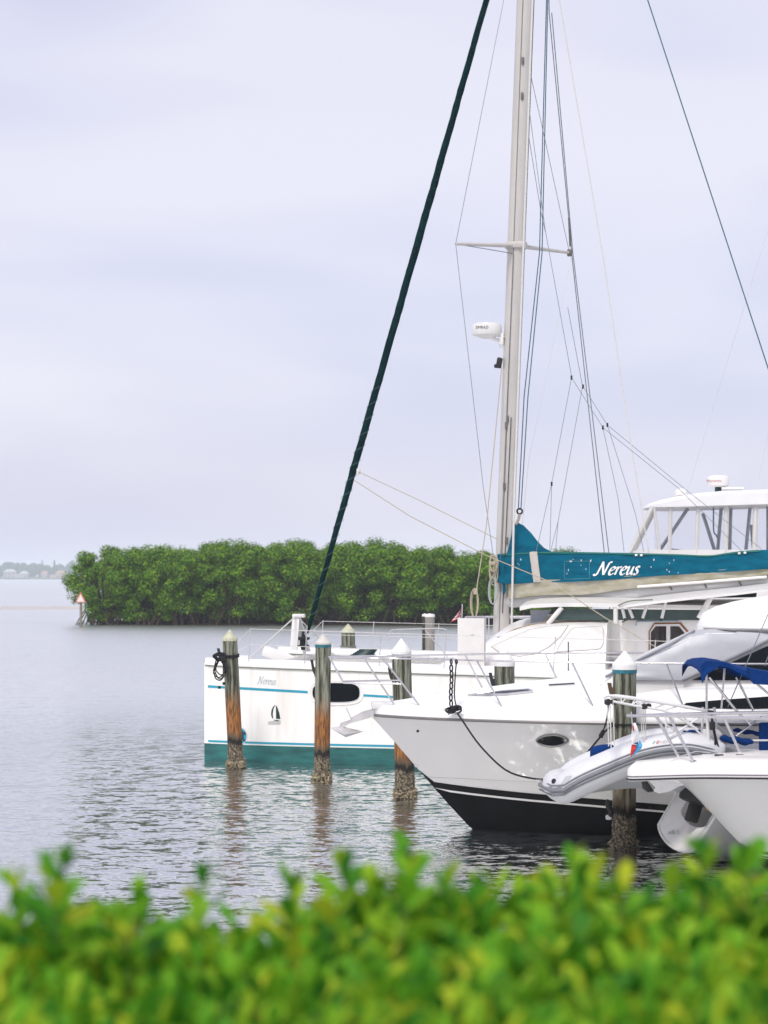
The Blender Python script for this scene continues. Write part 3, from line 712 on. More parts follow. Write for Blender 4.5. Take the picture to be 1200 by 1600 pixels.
V, F = lathe_geo([(.055, -.02), (.06, .02), (.03, .025)], 14); o = obj('speaker_grille', V, F, RUBBER, ch); o.rotation_euler = (R(90), 0, 0); o.location = C.at(1033, 965, n0 - .03)

# hardtop over the cockpit with its dark side glass and the aft canopy
def slab(name, pts, n1, n2, th, mat, parent):
    rings = []
    for x, y in pts:
        p = C.at(x, y, n1); L = []
        for k in range(9):
            t = k / 8; L.append((p.x, n1 + (n2 - n1) * t, p.z + .09 * math.sin(math.pi * t)))
        rings.append(L + [(q[0], q[1], q[2] - th) for q in reversed(L)])
    V, F = loft(rings, True, True, True); return obj(name, V, F, mat, parent, True, 40)
ht = slab('hardtop', [(812, 948), (830, 944), (870, 942), (930, 942), (1000, 944), (1095, 946), (1300, 946)], -1.75, 1.75, .07, GEL, cat)
for n in (-1.66, 1.66):
    q = [C.at(866, 969, n), C.at(884, 951, n), C.at(1098, 953, n), C.at(1098, 969, n)]
    obj('side_glass', [*q, *[v + Vector((0, .02, 0)) for v in q]], [(0, 1, 2, 3), (7, 6, 5, 4), (0, 4, 5, 1), (1, 5, 6, 2), (2, 6, 7, 3), (3, 7, 4, 0)], pm('sage_tinted_glass', (.06, .09, .085), .1), ht, False)
for x0, x1 in ((856, 878), (962, 962), (1098, 1098)):
    for n in (-1.7, 1.7): tube('hardtop_post', [C.at(x0, 975, n), C.at(x1, 949, n)], .045, GEL, ht, 8)
q = [C.at(829, 974, -1.4), C.at(829, 953, -1.4), C.at(862, 953, -1.4), C.at(846, 972, -1.4)]
obj('front_pane', [*q, *[v + Vector((0, .02, 0)) for v in q]], [(0, 1, 2, 3), (7, 6, 5, 4)], pm('hazy_pane', (.32, .34, .40), .2), ht, False)
cn = slab('aft_canopy', [(964, 947), (1010, 941), (1080, 933), (1150, 926), (1200, 920), (1330, 908)], -2.25, 2.25, .045, GEL, cat)
for x0, x1, y1 in ((976, 972, 948), (989, 981, 946), (1004, 1012, 943), (1034, 1040, 941), (1092, 1112, 931)):
    tube('canopy_strut', [C.at(x0, 966, -2.0), C.at(x1, y1, -2.0)], .028 if x0 < 1090 else .05, GEL, cn, 8)
tube('canopy_rail', curve([C.at(966, 946, -2.27), C.at(985, 939, -2.27), C.at(1020, 937, -2.2)], 6), .012, pm('olive_trim', (.16, .19, .13), .7), cn, 6)

# ---- mast
mb0, mt0 = C.at(783, 1000, 0), C.at(821, 0, 0)
dm = (mt0 - mb0) / (mt0.z - mb0.z)
def mpt(z): return mb0 + dm * (z - mb0.z)
MZ = 18.7
rings = []
for z in (1.9, 4, 8, 12, 16, MZ):
    p = mpt(z); rings.append([(p.x + .165 * math.cos(a) * (1 if math.cos(a) < 0 else .9), p.y + .105 * math.sin(a), z) for a in [2 * math.pi * k / 20 for k in range(20)]])
V, F = loft(rings, True, True, True); mast = obj('mast', V, F, ANOD, cat, True, 60)
tube('sail_track', [mpt(z) + Vector((.158, -.03, 0)) for z in (2.6, 8, 14, MZ)], .018, TEALD, mast, 6)
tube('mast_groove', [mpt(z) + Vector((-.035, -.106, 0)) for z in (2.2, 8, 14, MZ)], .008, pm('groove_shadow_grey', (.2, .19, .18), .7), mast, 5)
tube('external_halyard', [mpt(3.0) + Vector((-.06, -.13, 0)), mpt(9.4) + Vector((-.03, -.13, 0))], .006, WIRE, mast, 5)
tube('external_halyard', [mpt(2.6) + Vector((.02, -.13, 0)), mpt(6.3) + Vector((.045, -.13, 0))], .008, ROPEB, mast, 5)
tube('white_conduit', [C.at(799, 1005, -.3), C.at(803, 790, -.3), C.at(833, -20, -.3), C.at(845, -400, -.2)], .022, ROPEW, mast, 8)
for px, py in ((817, 95), (816, 150), (793, 655), (791, 665), (788, 760), (792, 845), (779, 905)):
    b = C.at(px, py, -.11); V, F = box_geo(b, (.05, .05, .14), None, .012); obj('mast_cleat', V, F, pm('grey_fitting', (.17, .16, .15), .5, .5), mast)
sp0 = mpt(C.at(800, 384, 0).z)
tipL, tipR = C.at(712, 381, -1.5), C.at(890, 395, 1.5)
tube('spreader', [sp0, tipL], [.045, .028], ANOD, mast, 8); tube('spreader', [sp0, tipR], [.045, .028], ANOD, mast, 8)
tube('spreader_stay', [sp0 + Vector((0, 0, -.16)), tipL], .008, WIRE, mast, 5)
V, F = box_geo(sp0, (.42, .30, .12), None, .03); obj('spreader_root', V, F, ANOD, mast)
V, F = box_geo(tipR, (.10, .10, .14), None, .03); obj('spreader_end', V, F, pm('grey_fitting', (.17, .16, .15), .5, .5), mast)
# radar dome on its bracket
rc = C.at(761, 515, -.05)
V, F = lathe_geo([(.0, .125), (.20, .122), (.262, .10), (.28, .06), (.285, -.06), (.27, -.105), (.2, -.125), (.12, -.16), (0, -.16)], 28, rc); rad = obj('radar_dome', V, F, GEL, mast, True, 30)
SR = Surf(C, rad); SR.quads(text_polys('SIMRAD', 743.5, 513.6, 19.5, 4.6), 'lettering', LETD, rad)
mb = MB(); mb.tube([rc + Vector((.05, 0, -.14)), C.at(786, 535, -.05)], .03, 8).tube([rc + Vector((.2, 0, -.11)), C.at(788, 527, -.05)], .03, 8)
mb.add(*box_geo(C.at(784, 530, -.05), (.08, .12, .22), None, .02)); mb.build('radar_bracket', GEL, mast)
tube('ring', [C.at(783, 540, -.05) + Vector((.035 * math.cos(a), 0, .035 * math.sin(a))) for a in [k * .6 for k in range(10)]], .006, STEEL, mast, 5, True)
V, F = box_geo(C.at(780, 567, -.08), (.10, .12, .2), Matrix.Rotation(.2, 3, 'Y'), .025); obj('deck_light', V, F, RUBBER, mast)
V, F = box_geo(C.at(776, 572, -.08), (.09, .1, .07), None, .02); obj('deck_light_lens', V, F, RUBBER, mast)

# ---- furled headsail on the forestay
f0, f1 = C.at(480, 990, 0), C.at(760, 0, 0)
fd = (f1 - f0) / (f1.z - f0.z); ftop = f0 + fd * (17.6 - f0.z)
pts = []; rr = []
rg = random.Random(5)
for i in range(150):
    t = i / 149; p = f0.lerp(ftop, t) + Vector((.003 * math.sin(i * .55), .003 * math.cos(i * .55), 0)); pts.append(p)
    r = interp([(0, .02), (.012, .045), (.1, .058), (.2, .074), (.5, .078), (.85, .058), (.97, .035), (1, .01)], t); rr.append(r * .9 * (1 + .03 * math.sin(i * 1.9) + rg.uniform(-.03, .03)))
fs = tube('furled_headsail', pts, rr, TEALD, cat, 12)
wr = [f0.lerp(ftop, .01 + .30 * k / 240) + Vector((math.cos(k * .42), math.sin(k * .42), 0)) * (.05 + .045 * min(1, k / 150) ** .6 * .75) for k in range(240)]
tube('lashing_line', wr, .004, pm('pale_green_line', (.08, .15, .15), .8), fs, 4)
dr = C.at(474, 1003, 0)
V, F = lathe_geo([(.02, -.16), (.05, -.15), (.05, -.10), (.115, -.09), (.12, -.07), (.07, -.05), (.07, .03), (.125, .05), (.125, .09), (.04, .10), (.03, .2)], 18, dr); obj('furling_drum', V, F, RUBBER, fs)
tube('tack_link', [(1.2, 0, 1.72), dr + Vector((0, 0, -.12))], .03, STEEL, fs, 8)
tube('forestay_turnbuckle', [dr + Vector((0, 0, .1)), f0 + fd * .2], .022, STEEL, fs, 8)

# ---- boom, sail cover
boom = [(786, 940), (850, 936), (940, 931), (1040, 922), (1120, 915), (1200, 908), (1330, 897)]
rings = []
for x, y in boom:
    p = C.at(x, y, 0); rings.append([(p.x, .10 * math.cos(a), p.z + .13 * math.sin(a)) for a in [2 * math.pi * k / 14 for k in range(14)]])
V, F = loft(rings, True, True, True); bm_ = obj('boom', V, F, pm('boom_paint', (.60, .60, .60), .4, var=.1, scale=2), cat, True, 50)
tube('boom_rail', [C.at(996, 917, -.2), C.at(1080, 911, -.2), C.at(1198, 901.5, -.2)], .028, GEL, bm_, 8)
for x in (1047, 1101, 1155): tube('rail_bracket', [C.at(x - 3, 915 - (x - 1000) * .07, -.2), C.at(x + 3, 925 - (x - 1000) * .07, -.1)], .014, pm('grey_fitting', (.17, .16, .15), .5, .5), bm_, 6)
COVT = [(778, 866), (800, 864), (830, 862.5), (860, 862), (960, 863.5), (1060, 866), (1110, 867.5), (1135, 864), (1165, 860.5), (1200, 859), (1330, 857)]
COVM = [(778, 905), (790, 911), (845, 909), (900, 908), (960, 904.5), (1020, 899.5), (1060, 897), (1130, 893), (1200, 888), (1330, 880)]
COVB = [(778, 932), (790, 935), (850, 931), (940, 926), (1000, 919), (1100, 909), (1200, 899), (1330, 889)]
def cover(topf, botf, w0, w1, name, mat, parent, wr, xs):
    rings = []
    for x in xs:
        a = C.at(x, topf(x), 0); b = C.at(x, botf(x), 0); L = []
        for k in range(9):
            t = k / 8; z = a.z + (b.z - a.z) * t; w = w0 + (w1 - w0) * t ** .7
            w += wr * (noise.noise(Vector((a.x * 1.3 + t * .9, t * 3.1, 3))) + .5 * noise.noise(Vector((a.x * 4 + t * 4, t * 5, 8))) )
            L.append((a.x, w, z))
        rings.append([(p[0], -p[1], p[2]) for p in L] + [(p[0], p[1], p[2]) for p in reversed(L)])
    V, F = loft(rings, True, True, True); return obj(name, V, F, mat, parent, True, 60)
xs = [778 + 6 * i for i in range(93)]
cv = cover(lambda x: sint(COVT, x), lambda x: sint(COVM, x) + 1, .10, .215, 'sail_cover', TEAL, cat, .042, xs)
cover(lambda x: sint(COVM, x) - 3, lambda x: sint(COVB, x) + 1.2 * math.sin(x * .05), .195, .175, 'cover_skirt', BEIGE, cv, .02, xs[3:])
pk = [(791, 868), (793, 850), (797, 832), (802, 818), (808, 815), (818, 820), (830, 832), (840, 845), (850, 855), (864, 866)]
rings = []
for x, yt in ((790, 864), (793, 852), (797, 834), (802, 819), (808, 816), (818, 821), (830, 833), (840, 846), (850, 856), (864, 863)):
    a = C.at(x, yt, 0); b = C.at(x + (4 if x < 800 else 0), 870, 0)
    L = [(a.x + (b.x - a.x) * t, (.03 + .10 * math.sin(math.pi * .5 * t)) * (1 + .25 * noise.noise(Vector((x * .1, t * 3, 0)))), a.z + (b.z - a.z) * t) for t in [k / 7 for k in range(8)]]
    rings.append([(p[0], -p[1], p[2]) for p in L] + list(reversed(L)))
V, F = loft(rings, True, True, True); obj('cover_peak', V, F, TEAL, cv, True, 60)
# the loose torn front edge of the cover
q = [(780, 880), (789, 880), (789, 912), (791, 922), (787, 930), (786, 918), (783, 905)]
V = [C.at(x, y, -.225 + .02 * math.sin(i)) for i, (x, y) in enumerate(q)]; V += [v + Vector((0, .02, 0)) for v in V]; n = len(q)
obj('torn_flap', V, [tuple(range(n)), tuple(range(2 * n - 1, n - 1, -1))] + [(i, (i + 1) % n, n + (i + 1) % n, n + i) for i in range(n)], TEAL, cv, False)
SCV = Surf(C, cv)
for nm, poly, m in (('canvas_patch', [(827.5, 863.5), (839.5, 863.5), (845, 909), (833.5, 909.5)], BEIGE),):
    SCV.patch(poly, nm, pm('faded_patch_canvas', (.50, .46, .41), .9, var=.12, scale=8), cv, .035, 4)
for L in letter_polys('Nereus', 930.5, 899, 66, 20, -1.5, .30, .26, .085): SCV.quads(L, 'letter', LETW, cv, .012)
rg = random.Random(9); P = []
for k in range(22):                                       # flakes of paint and bird lime on the cloth
    x = rg.choice([rg.uniform(885, 925), rg.uniform(1000, 1075), rg.uniform(800, 900)]); y = rg.uniform(874, 897); w = rg.uniform(.4, .9); h = rg.uniform(.6, 2.8)
    P.append([(x - w, y), (x, y + h), (x + w, y), (x, y - h * .7)])
SCV.quads(P, 'paint_flake', LETW, cv, .012)
bord = [(882, 877), (921, 877), (921, 904), (882, 905)]
SCV.rim(bord, 'stitching', .004, pm('pale_stitching', (.10, .30, .36), .8), cv, .006, 8)
tube('cover_zip', [SCV.hit(x, sint(COVT, x) + 2.2, .012) or C.at(x, sint(COVT, x) + 2.2, -.13) for x in range(782, 1200, 14)], .014, pm('green_zip', (.01, .17, .12), .7), cv, 5)
for x in (994, 1002, 1155, 1164):
    V, F = box_geo(C.at(x, sint(COVT, x) + 3, -.14), (.05, .04, .04), None, .01); obj('cover_toggle', V, F, LETW, cv)
# head shackle and halyards at the peak
hd = C.at(812, 799, 0)
tube('head_shackle', [hd + Vector((.05 * math.cos(a), 0, .05 * math.sin(a))) for a in [k * math.pi / 6 for k in range(12)]], .018, RUBBER, cat, 6, True)
mb = MB(); mb.tube([hd - Vector((0, 0, .05)), C.at(810, 812, 0), C.at(806, 820, -.03)], .03, 6); mb.build('headboard_strap', ROPET, cat)
for d in (-1, 1): tube('halyard', [C.at(812 + 2 * d, 796, 0), C.at(822 + 3 * d, 620, 0), C.at(845 + 2 * d, 395, 0), C.at(855 + d, 0, 0), C.at(861 + d * .5, -300, 0)], .011, WIREB, cat, 5)
def line(name, pts, r, mat, par=cat): return tube(name, [C.at(*p) for p in pts], r, mat, par, 5)
# shrouds: port diamond, starboard cap shrouds
line('shroud', [(793, -30, -.5), (787, 0, -.6), (712, 381, -1.5), (755, 760, -.6), (776, 905, -.15)], .006, WIRE)
line('shroud', [(857, -60, .8), (858, 20, .9), (889, 345, 1.5), (893, 395, 1.5), (944, 862, 2.6), (956, 985, 2.95)], .010, WIRE)
line('shroud', [(862, 20, .9), (895, 395, 1.5), (951, 862, 2.65), (964, 985, 2.95)], .010, WIRE)
line('shroud_turnbuckle', [(889, 340, 1.5), (891, 385, 1.5)], .024, pm('grey_fitting', (.17, .16, .15), .5, .5))
line('inner_shroud', [(828, 112, .1), (853, 225, .7), (889, 392, 1.5)], .006, WIRE)
line('inner_shroud', [(824, 200, .1), (845, 330, .7), (852, 362, 1.0)], .006, WIRE)
# lazy jacks
line('lazy_jack', [(826, 165, -.1), (852, 360, -.2), (893, 588, -.3)], .006, WIRE)
line('lazy_jack', [(887, 480, .2), (910, 603, .3)], .006, WIRE)
for a in (((893, 590, -.3), (862, 755, -.3), (838, 861, -.22)), ((910, 604, .3), (872, 815, .3), (860, 862, .2)), ((893, 590, -.3), (942, 668, -.3), (1060, 763, -.3), (1160, 862, -.22)),
          ((911, 604, .3), (949, 664, .3), (1075, 768, .3), (1190, 858, .2)), ((942, 668, -.3), (966, 780, -.3), (975, 862, -.22)), ((949, 664, .3), (992, 800, .3), (1006, 862, .2)),
          ((862, 756, -.3), (859, 862, -.22)), ((872, 815, .3), (868, 862, .2))): line('lazy_jack', a, .0055, WIRE)
for x, y in ((893, 590), (911, 604), (942, 668), (949, 664), (862, 756)):
    V, F = box_geo(C.at(x, y, -.3), (.035, .035, .08), None, .01); obj('lazy_jack_block', V, F, RUBBER, cat)
line('lazy_jack', [(893, 400, 1.0), (868, 520, .6), (826, 720, .3), (812, 860, .1)], .004, ROPEW)
line('topping_lift', [(866, -60, .1), (874, 0, .1), (942, 400, .05), (985, 690, 0), (1014, 866, 0)], .011, ROPEW)
line('backstay', [(990, -66, 0), (1012, 0, 0), (1200, 575, 0), (1330, 970, 0)], .012, pm('teal_wire', (.05, .14, .16), .5, .3))
# sheets led aft from the furled sail
cl = C.at(560, 737, -.06)
line('jib_sheet', [(560, 737, -.1), (660, 784, -.1), (776, 842, -.12)], .007, ROPET)
line('jib_sheet', [(553, 750, -.1), (640, 806, -.8), (760, 868, -1.4), (862, 910, -1.9), (945, 965, -2.2), (1030, 1014, -2.3)], .009, ROPET)
V, F = box_geo(cl, (.07, .07, .12), None, .02); obj('sheet_knot', V, F, ROPEW, cat)
# halyard coil on the mast, and the rope holding up the white board
mb = MB(); rg = random.Random(4)
for k in range(9):
    w = .055 + rg.uniform(-.02, .03); h = .55 + rg.uniform(-.15, .05) if k < 5 else .30; c = C.at(770, 868, -.22 - .012 * k) + Vector((rg.uniform(-.03, .03), 0, 0))
    mb.tube([c + Vector((w * math.sin(a), 0, -h / 2 + h / 2 * math.cos(a))) for a in [2 * math.pi * j / 16 for j in range(16)]], .013, 5, True)
mb.add(*box_geo(C.at(770, 880, -.27), (.13, .12, .07), None, .02)); mb.build('coiled_halyard', ROPET, cat)
mb = MB(); c = C.at(770, 905, -.26)
for k in range(4): mb.tube([c + Vector(((.05 + .01 * k) * math.sin(a), -.01 * k, -.22 + .25 * math.cos(a))) for a in [2 * math.pi * j / 14 for j in range(14)]], .010, 5, True)
mb.build('coiled_halyard', pm('pale_green_rope', (.42, .46, .40), .9), cat)
line('halyard', [(784, 572, -.15), (760, 820, -1.0), (744, 925, -1.6)], .010, ROPET)
mb = MB()
for k in range(4): c = C.at(741.5, 942, -1.62); mb.tube([c + Vector(((.05 + .008 * k) * math.sin(a), -.01 * k, .26 * math.cos(a))) for a in [2 * math.pi * j / 14 for j in range(14)]], .010, 5, True)
mb.add(*box_geo(C.at(743, 924, -1.62), (.08, .07, .12), None, .02)); mb.build('bundled_halyard', ROPET, cat)
# rope on the foredeck
mb = MB(); rg = random.Random(8)
for k in range(6):
    c = C.at(565 + k * 2, 1025 - k * .6, -1.6); rr_ = .22 - .012 * k; mb.tube([c + Vector((rr_ * math.cos(a), .5 * rr_ * math.sin(a), .03 * k * .5)) for a in [2 * math.pi * j / 18 for j in range(18)]], .016, 5, True)
tag(mb.build('rope_coil', DKGREEN), 'dark green rope coiled on the catamaran foredeck', 'rope'); bpy.data.objects['rope_coil'].location = (C.o.x, C.o.y, 0); bpy.data.objects['rope_coil'].rotation_euler = (0, 0, C.ang)
# white board standing on the side deck
b0 = C.at(715, 1050, -2.6); b1 = C.at(757, 966, -2.6)
t = root('white_board', 'plain white rectangular board hung upright from a rope on the catamaran deck', 'board', (C.o.x, C.o.y, 0), C.ang)
V, F = box_geo(((b0.x + b1.x) / 2, -2.6, (b0.z + b1.z) / 2), (b1.x - b0.x, .03, b1.z - b0.z), None, .012); obj('panel', V, F, pm('board_white', (.72, .69, .66), .5, var=.08, scale=3), t)
tube('edge_strip', [Vector((b1.x + .006, -2.6, b0.z)), Vector((b1.x + .006, -2.6, b1.z))], .014, pm('grey_edge', (.34, .34, .32), .6), t, 6)
for py in (992, 1022): V, F = box_geo(C.at(738, py, -2.622), (.05, .012, .012)); obj('slot', V, F, LETG, t)

# ------------------------------------------------------------------ boat with the enclosed flying bridge, behind the catamaran
B = Frame(1.9, 47.6, -8)
fb = root('flybridge_boat', 'white boat with canvas-enclosed flying bridge behind the catamaran', 'motor boat', (B.o.x, B.o.y, 0), B.ang)
rings = []
for s in (0, .3, .8, 1.6, 2.6, 4, 6, 9, 12):
    hb = sint([(0, .04), (.8, .7), (1.6, 1.15), (2.6, 1.5), (4, 1.8), (6, 1.95), (12, 1.9)], s); zk = max(-.4, 1.2 - s * .9); zs = 1.75 - .03 * s
    half = [(hb * (u ** (.9 if s < 3 else .45)), zk + (zs - zk) * u) for u in (0, .2, .4, .6, .8, 1)]
    rings.append([(s, -a, z) for a, z in reversed(half)] + [(s, a, z) for a, z in half[1:]])
V, F = loft(rings, True, True, True); obj('hull', V, F, GEL, fb, True, 45)
tube('rub_rail', [(s, -sint([(0, .04), (.8, .7), (1.6, 1.15), (2.6, 1.5), (4, 1.8), (6, 1.95), (12, 1.9)], s) - .01, 1.7 - .03 * s) for s in (0, .4, .8, 1.6, 2.6, 4, 6, 9, 12)], .03, RUBBER, fb, 6)
rings = []
for s, h, w in ((2.2, .02, 1.2), (2.8, .5, 1.35), (3.5, 1.3, 1.45), (4.2, 1.95, 1.5), (4.6, 2.05, 1.55), (7, 2.12, 1.6), (11, 2.1, 1.6)):
    half = [(w, 1.6), (w - .04, 1.6 + h * .6), (w - .10, 1.6 + h), (w * .5, 1.66 + h)]
    rings.append([(s, -a, z) for a, z in half] + [(s, a, z) for a, z in reversed(half)])
V, F = loft(rings, False, True, True); hs = obj('deckhouse', V, F, GEL, fb, True, 35)
SHS = Surf(B, hs)
for x0, x1 in ((826, 842), (846, 862)): SHS.patch([(x0, 972), (x0, 955), (x1, 954), (x1, 972)], 'window', DARKGL, hs, .02, 1)
for s0 in (5.0, 7.0, 9.0): 
    V, F = box_geo((s0 + .8, -1.53, 3.1), (1.6, .05, .55), None, .02); obj('window', V, F, DARKGL, hs)
# bow rail and ensign staff
P = [Vector((s, -sint([(0, .1), (.8, .6), (1.6, 1.05), (2.6, 1.4), (4, 1.7)], s), 2.35)) for s in (0, .5, 1, 1.6, 2.6, 4)]
tube('bow_rail', P, .018, STEEL, fb, 6); tube('bow_rail', [Vector((p.x, -p.y, p.z)) for p in P], .018, STEEL, fb, 6)
for p in P[::1]:
    for sg in (1, -1): tube('rail_post', [Vector((p.x, p.y * sg, 1.7)), Vector((p.x, p.y * sg, 2.35))], .014, STEEL, fb, 6)
# flying bridge: canvas-framed clear panels under a white top
n0, n1 = -1.45, 1.45
def bz(px, py, n=n0): return B.at(px, py, n)
top = [(1003, 791), (1012, 784), (1030, 778), (1058, 772), (1090, 767), (1130, 763.5), (1200, 761), (1330, 760)]
rings = []
for i, (x, y) in enumerate(top):
    p = bz(x, y, n0 - .15); e = [.5, .72, .88, .96, 1, 1, 1, 1][i]; L = []
    for k in range(11):
        t = -1 + k / 5; L.append((p.x + (.5 * (1 - e) * abs(t) ** 2), t * (1.6) * (.75 + .25 * e), p.z - .12 * abs(t) ** 2.5 * min(1, i / 2)))
    zb = bz(x, 792 if x < 1050 else 792 - (x - 1050) * .03, n0 - .15).z
    rings.append(L + [(q[0], q[1], min(q[2] - .02, zb)) for q in reversed(L)])
V, F = loft(rings, True, True, True); bt = obj('hardtop', V, F, DECK, fb, True, 40)
c = bz(1122, 752, 0); V, F = lathe_geo([(.0, .14), (.17, .135), (.25, .10), (.265, .05), (.24, -.09), (.19, -.13), (0, -.14)], 24, c); rd = obj('radar_dome', V, F, GEL, bt, True, 30)
SRD = Surf(B, rd); SRD.quads(text_polys('Raymarine', 1105, 753.6, 22, 4.2), 'lettering', LETR, rd, .008)
V, F = lathe_geo([(.08, -.10), (.07, .02)], 10, c - Vector((0, 0, .15))); obj('radar_foot', V, F, DKGREEN, rd)
V, F = lathe_geo([(0, .10), (.1, .09), (.15, .03), (.15, -.06), (0, -.07)], 16, bz(1064, 770, 0)); obj('antenna_dome', V, F, GEL, bt)
box('hatch', bz(1145, 763.5, 0), (.5, .4, .06), GEL, bt, None, .02)
zs = bz(1050, 864).z
coam = [(984, 862), (1000, 859), (1330, 859)]
V, F = loft([[(bz(x, y).x, n0 - .05 * (i > 0), bz(x, y).z), (bz(x, y).x, n1, bz(x, y).z), (bz(x, y).x, n1, 3.4), (bz(x, y).x, n0 - .05 * (i > 0), 3.4)] for i, (x, y) in enumerate(coam)], True, True, True)
obj('bridge_coaming', V, F, GEL, fb)
for nn in (n0, n1):
    for xt, xb, w in ((1022, 1031, .035), (1048, 1046, .045), (1091, 1088, .045), (1135, 1134, .05), (1181, 1179, .06), (1230, 1230, .05)):
        tube('canvas_seam', [bz(xt, 792, nn - .012), bz(xb, 864, nn - .012)], w, pm('canvas_white', (.68, .66, .63), .8, var=.08, scale=6), fb, 6)
    xs = [1022, 1048, 1091, 1135, 1181, 1230]
    for a, b in zip(xs, xs[1:]):
        q = [bz(a, 794, nn), bz(b, 794, nn), bz(b, 863, nn), bz(a, 863, nn)]; obj('clear_panel', q, [(0, 1, 2, 3)], CLEARV, fb, False)
fr = [Vector((bz(1020, 792).x, n0, bz(1020, 792).z)), Vector((bz(985, 862).x, n0, bz(985, 862).z))]
q = [fr[0], fr[1], Vector((fr[1].x, n1, fr[1].z)), Vector((fr[0].x, n1, fr[0].z))]; obj('clear_front_panel', q, [(0, 1, 2, 3)], CLEARV, fb, False)
for nn in (n0, 0, n1): tube('canvas_seam', [Vector((fr[0].x, nn, fr[0].z)), Vector((fr[1].x, nn, fr[1].z))], .06, pm('canvas_white', (.68, .66, .63), .8), fb, 6)
q = [fr[0], fr[1], bz(1031, 864)]; obj('clear_panel', q, [(0, 1, 2)], CLEARV, fb, False)
GF = pm('grey_frame_tube', (.30, .33, .35), .35, .6)
for a, b, n in (((1075, 794), (1028, 864), -.5), ((1098, 802), (1118, 864), .3), ((1127, 794), (1121, 864), .6), ((1172, 794), (1165, 864), .2), ((1174, 820), (1178, 864), .5), ((1142, 794), (1140, 864), .9), ((1200, 790), (1200, 864), .3)):
    tube('frame_tube', [bz(*a, n), bz(*b, n)], .04, GF, fb, 8)
tube('vhf_antenna_lead', curve([bz(1115, 792, -.3), bz(1115, 828, -.3), bz(1119, 836, -.3), bz(1121, 840, -.3)], 5), .018, pm('blue_hose', (.07, .22, .32), .5), fb, 6)
rings = []
for x, h in ((1030, 0.01), (1036, 5), (1048, 9), (1065, 7), (1085, 5), (1100, .5)):
    p = bz(x, 866, -.4); L = [(p.x, -.4 + .5 * math.cos(a), p.z + .015 * h * math.sin(a)) for a in [math.pi * k / 6 for k in range(7)]]; rings.append(L)
V, F = loft(rings, False, True, True); obj('seat_cover', V, F, BLUEC, fb)
for a, b, n in (((1075, 765), (1215, 310), .4), ((1184, 758), (1215, 600), .2)): tube('far_rigging_line', [bz(*a, n), bz(*b, n)], .006, pm('far_rigging_white', (.6, .6, .62), .5), fb, 5)  # rigging lines of another sailboat behind, fixed to this boat's roof
# small striped ensign on its staff
fx = B.at(719, 962, -.1); t = root('small_flag', 'small red and white striped flag hanging limp beside the white board', 'flag', (B.o.x, B.o.y, 0), B.ang)
tube('staff', [Vector((fx.x + .02, fx.y, 1.75)), Vector((fx.x + .05, fx.y, fx.z + .27))], .012, STEEL, t, 6)
for k in range(9):
    a, b = k / 9, (k + 1) / 9; m = FLAGR if k % 2 == 0 else FLAGW
    V = []
    for j in range(6):
        u = j / 5; wv = .03 * math.sin(u * 7)
        tp = Vector((fx.x + .03 - .02 * u, fx.y + wv, fx.z + .22 - u * .06)); bt_ = Vector((fx.x + .02 - .20 * (1 - 0) , fx.y + wv, fx.z - .13)) if False else None
        def pt(v): return Vector((fx.x + .03 - (.03 + .19 * v) * u * (1.0) - .03 * v, fx.y + wv * (1 + v), fx.z + .22 - v * .30 - u * (.10 - .04 * v)))
        V += [pt(a), pt(b)]
    obj('stripe', V, [(2 * j, 2 * j + 1, 2 * j + 3, 2 * j + 2) for j in range(5)], m, t)

# ------------------------------------------------------------------ motor yacht
Y = Frame(-.15, 26.65, 2)
ya = root('motor_yacht', 'white motor yacht with grey hull sides, black bottom and swept windscreen cover', 'motor yacht', (Y.o.x, Y.o.y, 0), Y.ang)
YH = [(0, .03), (.12, .20), (.3, .40), (.6, .66), (1, .94), (1.5, 1.20), (2, 1.42), (3, 1.70), (4.2, 1.88), (6, 1.96), (10.5, 1.9)]
ZS = 1.50
def yk(s): return sint([(0, 1.46), (.35, 1.07), (.9, .43), (1.3, .0), (1.7, -.30), (2.3, -.45), (10.5, -.5)], s)
def yhb(s, z):
    zk = yk(s); u = max(0.0, min(1.0, (z - zk) / (ZS - zk))); e = interp([(0, 1.05), (1.5, .98), (3, .72), (5, .45), (10, .3)], s); return sint(YH, s) * u ** e
YS = [0, .06, .12, .2, .3, .45, .6, .8, 1, 1.25, 1.5, 1.75, 2, 2.5, 3, 3.6, 4.2, 5, 6, 7.5, 9, 10.5]
def yl(s): return .60 - .066 * s if s < 5 else .27          # height of the boot stripe
def zone(fa, fb_, n, name, mat, par, off=0.0, both=True):
    rings = []
    for s in YS:
        zk = yk(s); a, b = max(zk, fa(s)), max(zk + .0004, fb_(s)); L = []
        for k in range(n + 1): z = a + (b - a) * k / n; L.append((s, -(yhb(s, z) + off), z))
        rings.append(L)
    V, F = loft(rings)
    if both:
        o = len(V); V = V + [Vector((v.x, -v.y, v.z)) for v in V]; F = F + [tuple(i + o for i in reversed(f)) for f in F]
        m = len(rings) - 1; w = n + 1
        for k in range(n): F.append((m * w + k, m * w + k + 1, o + m * w + k + 1, o + m * w + k))
    return obj(name, V, F, mat, par, True, 50)
yh = zone(lambda s: yl(s), lambda s: ZS, 14, 'hull', GELY, ya)
zone(lambda s: -.6, lambda s: yl(s), 10, 'bottom', BLACKP, yh)
zone(lambda s: yl(s) + .0, lambda s: yl(s) + .075, 1, 'boot_stripe', BLACKG, yh, .006)
zone(lambda s: yl(s) - .035, lambda s: yl(s) - .008, 1, 'white_line', GEL, yh, .008)
SY = Surf(Y, yh)
tube('rub_rail', [(s, -yhb(s, ZS) - .008, ZS - .005) for s in YS], .020, pm('rub_rail_grey', (.22, .21, .20), .35, .5), ya, 8)
